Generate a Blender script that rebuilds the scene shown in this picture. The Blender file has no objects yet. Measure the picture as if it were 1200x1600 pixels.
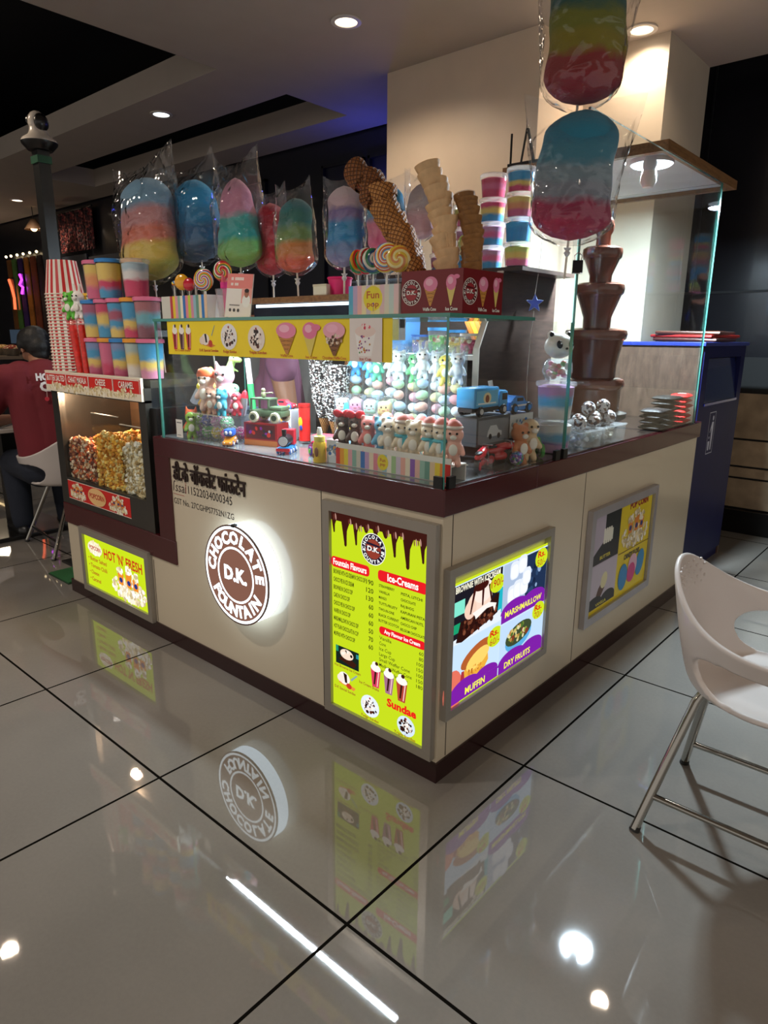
import bpy, bmesh, math, random
from mathutils import Vector, Matrix, Euler
PI = math.pi
SC = bpy.context.scene
COL = SC.collection
def s2l(c):
    return c/12.92 if c <= .04045 else ((c+.055)/1.055)**2.4
def rgb(h):
    h = h.lstrip('#')
    return tuple(s2l(int(h[i:i+2], 16)/255) for i in (0, 2, 4))+(1,)

# ------------------------------------------------------------------ camera
cam = bpy.data.cameras.new('camera')
cam.sensor_fit = 'VERTICAL'; cam.sensor_height = 24; cam.lens = 24*1056.9/1600
cam.clip_start = .02; cam.clip_end = 100
co = bpy.data.objects.new('camera', cam); COL.objects.link(co)
_yaw, _pit, _rol = -.7189, .2526, .0083
_F = Vector((math.sin(_yaw)*math.cos(_pit), math.cos(_yaw)*math.cos(_pit), -math.sin(_pit)))
_r0 = Vector((math.cos(_yaw), -math.sin(_yaw), 0)); _u0 = _r0.cross(_F)
_r = math.cos(_rol)*_r0+math.sin(_rol)*_u0; _u = -math.sin(_rol)*_r0+math.cos(_rol)*_u0
_m = Matrix((_r, _u, -_F)).transposed().to_4x4(); _m.translation = Vector((1.0563, -1.454, 1.31))
co.matrix_world = _m
SC.camera = co

# ------------------------------------------------------------------ world, exposure, lamps
w = bpy.data.worlds.new('world'); SC.world = w; w.use_nodes = True
w.node_tree.nodes['Background'].inputs[0].default_value = (1, .93, .86, 1)
w.node_tree.nodes['Background'].inputs[1].default_value = .48
SC.view_settings.view_transform = 'Standard'; SC.view_settings.look = 'None'
SC.view_settings.exposure = .2; SC.view_settings.gamma = 1
try: SC.view_settings.use_curve_mapping = False
except Exception: pass
SC.render.film_transparent = False
cy = SC.cycles
cy.max_bounces = 10; cy.transparent_max_bounces = 40; cy.glossy_bounces = 5; cy.diffuse_bounces = 4
cy.transmission_bounces = 6; cy.caustics_reflective = False; cy.caustics_refractive = False
cy.sample_clamp_indirect = 4
def lamp(name, kind, loc, power, color=(1, 1, 1), size=.1, rot=(0, 0, 0), spot=None, size_y=None):
    l = bpy.data.lights.new(name, kind); l.energy = power; l.color = color
    if kind == 'AREA':
        l.size = size
        if size_y: l.shape = 'RECTANGLE'; l.size_y = size_y
        else: l.shape = 'DISK'
    else: l.shadow_soft_size = size
    if spot: l.spot_size = spot; l.spot_blend = .6
    o = bpy.data.objects.new(name, l); o.location = loc; o.rotation_euler = rot
    COL.objects.link(o); return o
WARM = (1, .80, .60); NEUT = (1, .90, .80); COOL = (.80, .92, 1)
CEIL = 2.8
#            x      y     power colour  (recessed downlights in the ceiling grid; unseen ones behind the camera added for light)
DOWN = [(-3.57, 1.45, 20, COOL), (-1.59, 1.26, 32, WARM), (-.53, 2.27, 20, WARM), (-7.65, 2.07, 25, WARM),
        (-4.94, 1.19, 12, WARM), (-3.31, -.32, 32, WARM), (-.13, 2.03, 10, WARM), (-1.5, -1.6, 94, NEUT),
        (2.3, -.6, 36, WARM), (.9, -3.2, 45, NEUT), (-2.9, -2.4, 45, NEUT), (1.9, 1.6, 20, WARM), (-5.5, -1.6, 28, NEUT), (3.0, -3., 38, NEUT)]

# ------------------------------------------------------------------ materials
MATS = {}
class NT:
    def __init__(s, m):
        m.use_nodes = True; s.t = m.node_tree; s.t.nodes.clear()
        s.out = s.n('ShaderNodeOutputMaterial')
    def n(s, k, **kw):
        x = s.t.nodes.new(k)
        for a, b in kw.items(): setattr(x, a, b)
        return x
    def l(s, a, b): s.t.links.new(a, b)
    def val(s, sock, v):
        if hasattr(v, 'is_output') or isinstance(v, bpy.types.NodeSocket): s.l(v, sock)
        else: sock.default_value = v
    def math(s, op, a, b=0.0, c=None):
        x = s.n('ShaderNodeMath', operation=op); s.val(x.inputs[0], a); s.val(x.inputs[1], b)
        if c is not None: s.val(x.inputs[2], c)
        return x.outputs[0]
    def coord(s, which='Object', scale=(1, 1, 1)):
        tc = s.n('ShaderNodeTexCoord'); mp = s.n('ShaderNodeMapping'); mp.inputs['Scale'].default_value = scale
        s.l(tc.outputs[which], mp.inputs['Vector']); return mp.outputs[0]
    def noise(s, vec, scale, detail=3, rough=.5):
        x = s.n('ShaderNodeTexNoise'); s.l(vec, x.inputs['Vector']); x.inputs['Scale'].default_value = scale
        x.inputs['Detail'].default_value = detail; x.inputs['Roughness'].default_value = rough; return x.outputs['Fac']
    def ramp(s, fac, stops, interp='LINEAR'):
        x = s.n('ShaderNodeValToRGB'); s.l(fac, x.inputs[0]); cr = x.color_ramp; cr.interpolation = interp
        while len(cr.elements) < len(stops): cr.elements.new(.5)
        for e, (p, c) in zip(cr.elements, stops): e.position = p; e.color = rgb(c) if isinstance(c, str) else c
        return x.outputs[0]
    def bump(s, h, strength=.2, dist=.01):
        x = s.n('ShaderNodeBump'); x.inputs['Strength'].default_value = strength; x.inputs['Distance'].default_value = dist
        s.l(h, x.inputs['Height']); return x.outputs[0]
    def bsdf(s, **kw):
        x = s.n('ShaderNodeBsdfPrincipled')
        for k, v in kw.items(): s.val(x.inputs[k.replace('_', ' ')], v)
        s.l(x.outputs[0], s.out.inputs[0]); return x
def newmat(name):
    m = bpy.data.materials.new(name); MATS[name] = m; return m, NT(m)
def M(name, col, rough=.5, metal=0., spec=.5, coat=0., var=.08, vs=6., bump=0., bs=40., sss=0.):
    """plain painted / plastic / metal surface with a little procedural variation"""
    if name in MATS: return MATS[name]
    m, t = newmat(name); c = rgb(col) if isinstance(col, str) else tuple(col)
    v = t.coord(); nz = t.noise(v, vs)
    cc = t.ramp(nz, [(.3, tuple(x*(1-var) for x in c[:3])+(1,)), (.7, tuple(min(1, x*(1+var)) for x in c[:3])+(1,))])
    b = t.bsdf(Base_Color=cc, Roughness=rough, Metallic=metal)
    b.inputs['Specular IOR Level'].default_value = spec; b.inputs['Coat Weight'].default_value = coat
    b.inputs['Coat Roughness'].default_value = .08
    if sss: b.inputs['Subsurface Weight'].default_value = sss; b.inputs['Subsurface Radius'].default_value = (.02, .01, .006)
    if bump: t.l(t.bump(t.noise(v, bs, 4), bump, .004), b.inputs['Normal'])
    return m
def LIT(name, col, strength=1., sample=False):
    """backlit film, lamp diffuser, LED"""
    if name in MATS: return MATS[name]
    m, t = newmat(name); e = t.n('ShaderNodeEmission')
    e.inputs[0].default_value = rgb(col) if isinstance(col, str) else col
    e.inputs[1].default_value = strength; t.l(e.outputs[0], t.out.inputs[0])
    if not sample: m.cycles.emission_sampling = 'NONE'
    return m
def CLEAR(name, tint='#f4fbf8', refl=1., rough=.0, wrinkle=0., wscale=20., milky=0., milkcol='#ffffff'):
    """thin clear sheet: transparent, mirrored by Fresnel, optionally creased and slightly milky"""
    if name in MATS: return MATS[name]
    m, t = newmat(name)
    tr = t.n('ShaderNodeBsdfTransparent'); tr.inputs[0].default_value = rgb(tint)
    gl = t.n('ShaderNodeBsdfGlossy'); gl.inputs['Roughness'].default_value = rough
    fr = t.n('ShaderNodeLayerWeight'); fr.inputs['Blend'].default_value = .5
    if wrinkle:
        v = t.coord(); no = t.n('ShaderNodeTexNoise'); t.l(v, no.inputs['Vector']); no.inputs['Scale'].default_value = wscale
        no.noise_type = 'RIDGED_MULTIFRACTAL'; no.inputs['Detail'].default_value = 3; no.inputs['Distortion'].default_value = .6
        bm = t.bump(no.outputs['Fac'], wrinkle, .02); t.l(bm, gl.inputs['Normal']); t.l(bm, fr.inputs['Normal'])
    sch = t.math('ADD', .04, t.math('MULTIPLY', .9, t.math('POWER', fr.outputs['Facing'], 4.5)))
    mx = t.n('ShaderNodeMixShader'); t.l(t.math('MULTIPLY', sch, refl), mx.inputs[0])
    last = tr.outputs[0]
    if milky:
        df = t.n('ShaderNodeBsdfDiffuse'); df.inputs[0].default_value = rgb(milkcol); ts = t.n('ShaderNodeBsdfTranslucent'); ts.inputs[0].default_value = rgb(milkcol)
        m1 = t.n('ShaderNodeMixShader'); m1.inputs[0].default_value = .5; t.l(df.outputs[0], m1.inputs[1]); t.l(ts.outputs[0], m1.inputs[2])
        m2 = t.n('ShaderNodeMixShader'); m2.inputs[0].default_value = milky; t.l(tr.outputs[0], m2.inputs[1]); t.l(m1.outputs[0], m2.inputs[2]); last = m2.outputs[0]
    t.l(last, mx.inputs[1]); t.l(gl.outputs[0], mx.inputs[2]); t.l(mx.outputs[0], t.out.inputs[0])
    return m
def BANDS(name, cols, dist=.08, fuzzy=.12, strength=.5, sc=9., glossy=.9, axis=2):
    """spun sugar dyed in soft bands along one axis of the piece"""
    if name in MATS: return MATS[name]
    m, t = newmat(name)
    tc = t.n('ShaderNodeTexCoord'); sp = t.n('ShaderNodeSeparateXYZ'); t.l(tc.outputs['Generated'], sp.inputs[0])
    mp = t.n('ShaderNodeMapping'); mp.inputs['Scale'].default_value = (1, 1, 2.2); t.l(tc.outputs['Generated'], mp.inputs[0])
    nz = t.noise(mp.outputs[0], 2.2, 4, .6)
    z = t.math('ADD', sp.outputs[axis], t.math('MULTIPLY', t.math('SUBTRACT', nz, .5), dist*2.2))
    n = len(cols); st = []
    for i, c in enumerate(cols):
        a, b = i/n, (i+1)/n; f = fuzzy/n
        st += [(a+(f if i else 0), c), (b-(f if i < n-1 else 0), c)]
    c = t.ramp(z, st)
    mp2 = t.n('ShaderNodeMapping'); mp2.inputs['Scale'].default_value = (1, 1, 2.5); mp2.inputs['Rotation'].default_value = (.5, .4, 0); t.l(tc.outputs['Object'], mp2.inputs[0])
    fib = t.noise(mp2.outputs[0], sc*6, 6, .75)
    b = t.bsdf(Base_Color=c, Roughness=glossy); b.inputs['Specular IOR Level'].default_value = .15
    b.inputs['Sheen Weight'].default_value = .3
    t.l(t.bump(fib, strength, .012), b.inputs['Normal'])
    return m
def WOOD(name, a, b_, rough=.35, scale=(1, 1, 8)):
    if name in MATS: return MATS[name]
    m, t = newmat(name); v = t.coord('Object', scale); nz = t.noise(v, 12, 6, .65)
    t.bsdf(Base_Color=t.ramp(nz, [(.3, a), (.7, b_)]), Roughness=rough); return m
def KERNELS(name, cols, scale=60):
    """popped corn / nut / sprinkle crust in small cells"""
    if name in MATS: return MATS[name]
    m, t = newmat(name); v = t.coord(); vo = t.n('ShaderNodeTexVoronoi'); t.l(v, vo.inputs['Vector']); vo.inputs['Scale'].default_value = scale
    wn = t.n('ShaderNodeSeparateColor'); t.l(vo.outputs['Color'], wn.inputs[0])
    n = len(cols); c = t.ramp(wn.outputs[0], [(i/n, k) for i, k in enumerate(cols)], 'CONSTANT')
    b = t.bsdf(Base_Color=c, Roughness=.6); t.l(t.bump(t.math('SUBTRACT', 1, vo.outputs['Distance']), .8, .02), b.inputs['Normal']); return m
def WAFFLE(name, a, b_, ns=16, rows=5.):
    """baked waffle grid running diagonally round the cone"""
    if name in MATS: return MATS[name]
    m, t = newmat(name)
    tc = t.n('ShaderNodeTexCoord'); sp = t.n('ShaderNodeSeparateXYZ'); t.l(tc.outputs['Object'], sp.inputs[0])
    an = t.math('ARCTAN2', sp.outputs[1], sp.outputs[0]); u = t.math('MULTIPLY', an, ns/(2*PI)); zz = t.math('MULTIPLY', sp.outputs[2], rows*14)
    l1 = t.math('ABSOLUTE', t.math('SINE', t.math('MULTIPLY', t.math('ADD', u, zz), PI/1.0)))
    l2 = t.math('ABSOLUTE', t.math('SINE', t.math('MULTIPLY', t.math('SUBTRACT', u, zz), PI/1.0)))
    h = t.math('MINIMUM', l1, l2)
    c = t.ramp(h, [(.12, a), (.45, b_)])
    b = t.bsdf(Base_Color=c, Roughness=.6); t.l(t.bump(t.math('SUBTRACT', 1, h), .7, .004), b.inputs['Normal']); return m
def SWIRL(name, cols, turns=1.2, arms=2):
    """lollipop spiral: coloured arms winding about the disc's centre"""
    if name in MATS: return MATS[name]
    m, t = newmat(name); tc = t.n('ShaderNodeTexCoord'); sp = t.n('ShaderNodeSeparateXYZ'); t.l(tc.outputs['Object'], sp.inputs[0])
    an = t.math('DIVIDE', t.math('ARCTAN2', sp.outputs[2], sp.outputs[0]), 2*PI)
    r = t.math('SQRT', t.math('ADD', t.math('POWER', sp.outputs[0], 2), t.math('POWER', sp.outputs[2], 2)))
    f = t.math('FRACT', t.math('ADD', t.math('MULTIPLY', an, arms), t.math('MULTIPLY', r, turns*40)))
    n = len(cols); c = t.ramp(f, [(i/n, k) for i, k in enumerate(cols)], 'CONSTANT')
    t.bsdf(Base_Color=c, Roughness=.15, Coat_Weight=.6); return m
def STRIPES(name, cols, n, axis='ANG', rough=.4):
    """regular stripes round an upright piece (ANG) or along x"""
    if name in MATS: return MATS[name]
    m, t = newmat(name); tc = t.n('ShaderNodeTexCoord'); sp = t.n('ShaderNodeSeparateXYZ'); t.l(tc.outputs['Object'], sp.inputs[0])
    u = t.math('DIVIDE', t.math('ARCTAN2', sp.outputs[1], sp.outputs[0]), 2*PI) if axis == 'ANG' else sp.outputs[0]
    f = t.math('FRACT', t.math('MULTIPLY', u, n)); k = len(cols)
    t.bsdf(Base_Color=t.ramp(f, [(i/k, c) for i, c in enumerate(cols)], 'CONSTANT'), Roughness=rough); return m

# ------------------------------------------------------------------ mesh builder
class MB:
    def __init__(s): s.bm = bmesh.new(); s.i = 0; s.mats = []
    def use(s, m):
        if m not in s.mats: s.mats.append(m)
        s.i = s.mats.index(m); return s
    def _fin(s, fs):
        for f in fs: f.material_index = s.i
    def box(s, a, b, rot=None, bev=0., piv=None, seg=2):
        c = [(a[i]+b[i])/2 for i in range(3)]; d = [abs(b[i]-a[i]) for i in range(3)]
        g = bmesh.ops.create_cube(s.bm, size=1); vs = g['verts']
        for v in vs: v.co = Vector((v.co.x*d[0], v.co.y*d[1], v.co.z*d[2]))
        if bev:
            es = list({e for v in vs for e in v.link_edges})
            r = bmesh.ops.bevel(s.bm, geom=es, offset=bev, segments=seg, affect='EDGES', profile=.5)
            vs = list({v for f in r['faces'] for v in f.verts} | {v for v in vs if v.is_valid})
        if rot is not None:
            R_ = Euler(rot).to_matrix()
            for v in vs: v.co = R_ @ v.co
        for v in vs: v.co += Vector(c)
        s._fin({f for v in vs for f in v.link_faces}); return s
    def lathe(s, prof, seg=20, c=(0, 0, 0), axis=(0, 0, 1), cap=True):
        """prof: [(r, z)...] about axis through c"""
        q = Vector((0, 0, 1)).rotation_difference(Vector(axis)); c = Vector(c); rings = []
        for r, z in prof:
            if r <= 1e-6: rings.append([s.bm.verts.new(c+q @ Vector((0, 0, z)))])
            else: rings.append([s.bm.verts.new(c+q @ Vector((r*math.cos(2*PI*k/seg), r*math.sin(2*PI*k/seg), z))) for k in range(seg)])
        fs = []
        for A, B in zip(rings, rings[1:]):
            for k in range(seg):
                k2 = (k+1) % seg
                if len(A) == 1 and len(B) == 1: break
                if len(A) == 1: fs.append(s.bm.faces.new((A[0], B[k2], B[k])))
                elif len(B) == 1: fs.append(s.bm.faces.new((A[k], A[k2], B[0])))
                else: fs.append(s.bm.faces.new((A[k], A[k2], B[k2], B[k])))
        if cap:
            for rg, rev in ((rings[0], True), (rings[-1], False)):
                if len(rg) > 2: fs.append(s.bm.faces.new(list(reversed(rg)) if rev else rg))
        s._fin(fs); return s
    def cyl(s, p0, p1, r0, r1=None, seg=14):
        p0, p1 = Vector(p0), Vector(p1); d = p1-p0
        return s.lathe([(r0, 0), (r0 if r1 is None else r1, d.length)], seg, p0, d.normalized())
    def ball(s, c, r, rot=None, seg=14, rings=9):
        r = (r, r, r) if isinstance(r, (int, float)) else r
        g = bmesh.ops.create_uvsphere(s.bm, u_segments=seg, v_segments=rings, radius=1); R_ = Euler(rot).to_matrix() if rot else Matrix.Identity(3)
        for v in g['verts']: v.co = R_ @ Vector((v.co.x*r[0], v.co.y*r[1], v.co.z*r[2]))+Vector(c)
        s._fin({f for v in g['verts'] for f in v.link_faces}); return s
    def tube(s, pts, r, seg=10, closed=False):
        pts = [Vector(p) for p in pts]; n = len(pts); rs = r if isinstance(r, (list, tuple)) else [r]*n
        up = Vector((.13, .21, .97)).normalized(); rings = []; prev = None
        for i, p in enumerate(pts):
            a = pts[(i-1) % n] if (i or closed) else p; b = pts[(i+1) % n] if (i < n-1 or closed) else p
            t = (b-a).normalized()
            x = (prev-t*prev.dot(t)) if prev is not None else t.cross(up if abs(t.dot(up)) < .95 else Vector((1, 0, 0)))
            x.normalize(); prev = x; y = t.cross(x)
            rings.append([s.bm.verts.new(p+rs[i]*(math.cos(2*PI*k/seg)*x+math.sin(2*PI*k/seg)*y)) for k in range(seg)])
        fs = []; rr = list(zip(rings, rings[1:]))+([(rings[-1], rings[0])] if closed else [])
        for A, B in rr:
            for k in range(seg): fs.append(s.bm.faces.new((A[k], A[(k+1) % seg], B[(k+1) % seg], B[k])))
        if not closed:
            fs.append(s.bm.faces.new(list(reversed(rings[0])))); fs.append(s.bm.faces.new(rings[-1]))
        s._fin(fs); return s
    def prism(s, pts, a, b, plane='XZ'):
        """polygon pts (u, v) swept from a to b along the plane's normal"""
        def P(u, v, k): return {'XZ': (u, k, v), 'YZ': (k, u, v), 'XY': (u, v, k)}[plane]
        A = [s.bm.verts.new(P(u, v, a)) for u, v in pts]; B = [s.bm.verts.new(P(u, v, b)) for u, v in pts]; n = len(pts)
        fs = [s.bm.faces.new(A), s.bm.faces.new(list(reversed(B)))]
        for k in range(n): fs.append(s.bm.faces.new((A[k], B[k], B[(k+1) % n], A[(k+1) % n])))
        bmesh.ops.recalc_face_normals(s.bm, faces=fs); s._fin(fs); return s
    def face(s, pts):
        f = s.bm.faces.new([s.bm.verts.new(p) for p in pts]); s._fin([f]); return f
    def grid(s, P, nu, nv, wrap=False):
        V = [[s.bm.verts.new(P(i/nu, j/nv)) for j in range(nv+1)] for i in range(nu if wrap else nu+1)]; fs = []
        for i in range(nu):
            for j in range(nv):
                A, B = V[i], V[(i+1) % len(V)]
                fs.append(s.bm.faces.new((A[j], B[j], B[j+1], A[j+1])))
        s._fin(fs); return V
    def mesh(s, name, smooth=True, ang=40):
        bmesh.ops.recalc_face_normals(s.bm, faces=[f for f in s.bm.faces]) if not getattr(s, 'norec', False) else None
        me = bpy.data.meshes.new(name); s.bm.to_mesh(me); s.bm.free()
        for m in s.mats: me.materials.append(m)
        if smooth:
            me.polygons.foreach_set('use_smooth', [True]*len(me.polygons))
            try: me.set_sharp_from_angle(angle=math.radians(ang))
            except Exception: pass
        return me
    def build(s, name, parent=None, smooth=True, ang=40, **kw): return put(s.mesh(name, smooth, ang), name, parent, **kw)

def tag(o, label=None, cat=None, group=None, kind=None):
    if label: o['label'] = label
    if cat: o['category'] = cat
    if group: o['group'] = group
    if kind: o['kind'] = kind
    return o
def put(me, name, parent=None, loc=None, rot=None, label=None, cat=None, group=None, kind=None):
    o = bpy.data.objects.new(name, me); COL.objects.link(o)
    if parent is not None: o.parent = parent
    if loc is not None: o.location = loc
    if rot is not None: o.rotation_euler = rot
    return tag(o, label, cat, group, kind)
def thing(name, label, cat, loc=(0, 0, 0), rz=0., group=None, rot=None):
    return put(None, name, None, loc, rot or (0, 0, rz), label, cat, group)
def struct(mb, name, smooth=False): return mb.build(name, None, smooth, kind='structure')
def copy_tree(o, parent=None):
    c = o.copy(); COL.objects.link(c)
    if parent is not None: c.parent = parent
    for ch in list(o.children): copy_tree(ch, c)
    return c
def blob_mesh(name, parts, mats, voxel=.006, smooth=4):
    """one continuous skin grown over tapered capsules: parts = (p0, r0, p1, r1) or (c, (rx,ry,rz))"""
    b = MB()
    for q in parts:
        if len(q) == 2: b.ball(q[0], q[1], None, 16, 10)
        elif len(q) == 3: b.ball(q[0], q[1], q[2], 16, 10)
        else:
            p0, r0, p1, r1 = Vector(q[0]), q[1], Vector(q[2]), q[3]
            b.ball(p0, r0, None, 12, 8); b.ball(p1, r1, None, 12, 8)
            if (p1-p0).length > 1e-5: b.cyl(p0, p1, r0, r1, 14)
    me = b.mesh(name); o = bpy.data.objects.new('tmp', me); COL.objects.link(o)
    r = o.modifiers.new('r', 'REMESH'); r.mode = 'VOXEL'; r.voxel_size = voxel
    if smooth: q = o.modifiers.new('s', 'SMOOTH'); q.iterations = smooth; q.factor = .5
    dg = bpy.context.evaluated_depsgraph_get(); m2 = bpy.data.meshes.new_from_object(o.evaluated_get(dg))
    bpy.data.objects.remove(o); bpy.data.meshes.remove(me)
    m2.name = name; m2.materials.clear()
    for m in mats: m2.materials.append(m)
    m2.polygons.foreach_set('use_smooth', [True]*len(m2.polygons)); return m2
def ordinal(i):
    return ['topmost', 'second', 'third', 'fourth', 'fifth', 'sixth', 'seventh', 'eighth', 'ninth', 'tenth', 'eleventh', 'twelfth', 'thirteenth', 'fourteenth', 'fifteenth', 'sixteenth', 'seventeenth', 'eighteenth', 'nineteenth', 'twentieth', 'twenty-first', 'twenty-second', 'twenty-third', 'twenty-fourth', 'twenty-fifth', 'twenty-sixth', 'twenty-seventh'][i]

# ------------------------------------------------------------------ flat printed art
_TXT = {}
def text_geo(s, bold=0.):
    k = (s, bold)
    if k in _TXT: return _TXT[k]
    c = bpy.data.curves.new('t', 'FONT'); c.body = s; c.size = 1; c.resolution_u = 2; c.offset = bold; c.fill_mode = 'FRONT'
    o = bpy.data.objects.new('t', c); COL.objects.link(o)
    me = bpy.data.meshes.new_from_object(o.evaluated_get(bpy.context.evaluated_depsgraph_get()))
    vs = [(v.co.x, v.co.y) for v in me.vertices]; fs = [tuple(p.vertices) for p in me.polygons]
    bpy.data.objects.remove(o); bpy.data.curves.remove(c); bpy.data.meshes.remove(me)
    if not vs: vs = [(0, 0)]; fs = []
    x0 = min(v[0] for v in vs); x1 = max(v[0] for v in vs)
    vs = [(x-x0, y) for x, y in vs]
    _TXT[k] = (vs, fs, x1-x0); return _TXT[k]
class Art(MB):
    """print laid on a panel's face: u to the right, v up, each layer a hair nearer the viewer (-y)"""
    def __init__(s, matf, y=0.): super().__init__(); s.mf = matf; s.y = y; s.norec = True; s.step = 4e-5
    def c(s, col): s.use(s.mf(col)); return s
    def _lay(s): s.y -= s.step
    def poly(s, pts, col):
        s._lay(); s.c(col); n = len(pts)
        ar = sum(pts[i][0]*pts[(i+1) % n][1]-pts[(i+1) % n][0]*pts[i][1] for i in range(n))
        if ar < 0: pts = pts[::-1]
        vs = [s.bm.verts.new((u, s.y, v)) for u, v in pts]
        f = s.bm.faces.new(vs); f.material_index = s.i
        bmesh.ops.triangulate(s.bm, faces=[f]) if n > 8 else None
        return s
    def rect(s, a, b, c, d, col): return s.poly([(a, b), (c, b), (c, d), (a, d)], col)
    def ell(s, x, y, rx, ry, col, rot=0., n=20, a0=0., a1=2*PI):
        cr, sr = math.cos(rot), math.sin(rot); full = a1-a0 > 6.2
        pts = []
        for k in range(n if full else n+1):
            a = a0+(a1-a0)*k/n; u, v = rx*math.cos(a), ry*math.sin(a); pts.append((x+u*cr-v*sr, y+u*sr+v*cr))
        return s.poly(pts, col)
    def ring(s, x, y, r0, r1, col, n=40):
        s._lay(); s.c(col)
        A = [s.bm.verts.new((x+r0*math.cos(2*PI*k/n), s.y, y+r0*math.sin(2*PI*k/n))) for k in range(n)]
        B = [s.bm.verts.new((x+r1*math.cos(2*PI*k/n), s.y, y+r1*math.sin(2*PI*k/n))) for k in range(n)]
        for k in range(n):
            f = s.bm.faces.new((A[k], B[k], B[(k+1) % n], A[(k+1) % n])); f.material_index = s.i
        return s
    def rrect(s, a, b, c, d, r, col):
        pts = []
        for (cx, cy_, a0) in ((c-r, d-r, 0), (a+r, d-r, PI/2), (a+r, b+r, PI), (c-r, b+r, 1.5*PI)):
            for k in range(5): t = a0+k*PI/8; pts.append((cx+r*math.cos(t), cy_+r*math.sin(t)))
        return s.poly(pts, col)
    def _glyphs(s, geo, f):
        vs, fs, _ = geo; V = [s.bm.verts.new(f(x, y)) for x, y in vs]
        for q in fs:
            try: k = s.bm.faces.new([V[i] for i in q]); k.material_index = s.i
            except ValueError: pass
    def text(s, t, x, y, h, col, w=None, al='l', bold=0., rot=0., shear=0.):
        """h = capital height; w squeezes or stretches the line to that width"""
        s._lay(); s.c(col); g = text_geo(t, bold); k = h/.70; kx = (w/g[2]) if w and g[2] else k
        W = g[2]*kx; ox = {'l': 0, 'c': -W/2, 'r': -W}[al]; cr, sr = math.cos(rot), math.sin(rot)
        def f(u, v):
            a = ox+u*kx+shear*v*k; b = v*k
            return (x+a*cr-b*sr, s.y, y+a*sr+b*cr)
        s._glyphs(g, f); return s
    def arc(s, t, cx, cy_, r, h, col, mid=90., span=140., inside=False, bold=.02, wf=1.):
        """letters set round a circle"""
        s._lay(); s.c(col); n = len(t)
        for i, ch in enumerate(t):
            g = text_geo(ch, bold); k = h/.70
            f_ = (i/(n-1)-.5)*span if n > 1 else 0
            a = math.radians(mid-f_) if not inside else math.radians(mid+f_)
            th = a-PI/2 if not inside else a+PI/2; cr, sr = math.cos(th), math.sin(th)
            rr = r if not inside else r
            def f(u, v):
                X = (u-g[2]/2)*k*wf; Y = v*k-(0 if not inside else 0)
                return (cx+rr*math.cos(a)+X*cr-Y*sr, s.y, cy_+rr*math.sin(a)+X*sr+Y*cr)
            s._glyphs(g, f)
        return s
    def blobs(s, x, y, rx, ry, n, sz, cols, seed=1, sq=.7):
        rd = random.Random(seed); s._lay(); st = s.step; s.step = 4e-6
        for i in range(n):
            a = rd.uniform(0, 2*PI); q = math.sqrt(rd.random()); k = sz*rd.uniform(.6, 1.2)
            s.ell(x+rx*q*math.cos(a), y+ry*q*math.sin(a), k, k*rd.uniform(sq, 1), rd.choice(cols), rd.uniform(0, 3), 7)
        s.step = st; return s
    # --- little pictures -------------------------------------------------
    def cone(s, x, y, h, wid, scoop, cup, lines=None, tip=.0):
        s.poly([(x-wid/2, y+h*.6), (x+wid/2, y+h*.6), (x+wid*tip+wid*.06, y), (x+wid*tip-wid*.06, y)], cup)
        if lines:
            for k in range(4):
                f = .12+.13*k
                s.poly([(x-wid*(.06+.44*f/.6), y+h*f), (x+wid*(.06+.44*f/.6), y+h*(f+.06)), (x+wid*(.06+.44*f/.6), y+h*(f+.075)), (x-wid*(.06+.44*f/.6), y+h*(f+.015))], lines)
                s.poly([(x+wid*(.06+.44*f/.6), y+h*f), (x-wid*(.06+.44*f/.6), y+h*(f+.06)), (x-wid*(.06+.44*f/.6), y+h*(f+.075)), (x+wid*(.06+.44*f/.6), y+h*(f+.015))], lines)
        s.ell(x, y+h*.74, wid*.58, h*.25, scoop); s.ell(x-wid*.1, y+h*.8, wid*.3, h*.12, '#ffc0d6'); return s
    def shake(s, x, y, h, wd, liq, top='#f6efe8', dark='#3a1a12'):
        s.poly([(x-wd*.32, y), (x+wd*.32, y), (x+wd*.5, y+h*.68), (x-wd*.5, y+h*.68)], liq)
        s.poly([(x-wd*.2, y+h*.1), (x-wd*.05, y+h*.1), (x+wd*.1, y+h*.6), (x-wd*.1, y+h*.6)], dark); s.poly([(x+wd*.12, y+h*.05), (x+wd*.2, y+h*.05), (x+wd*.36, y+h*.62), (x+wd*.26, y+h*.62)], '#f0c8c8')
        s.ell(x, y+h*.74, wd*.5, h*.14, top); s.ell(x-wd*.05, y+h*.86, wd*.3, h*.12, top); s.ell(x+wd*.1, y+h*.92, wd*.16, h*.07, dark); return s
    def sundae(s, x, y, r, seed=1, plate='#dfe9f2'):
        s.ell(x, y, r*1.05, r, plate); s.blobs(x, y-.05*r, r*.75, r*.62, 46, r*.16, ['#2a1410', '#f5ece4', '#5a2a1c', '#e8d8cc', '#341814'], seed)
        s.blobs(x, y+.35*r, r*.3, r*.35, 14, r*.14, ['#f8f2ee', '#2a1410'], seed+3); s.ell(x, y+.72*r, r*.1, r*.1, '#a03028'); return s
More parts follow.
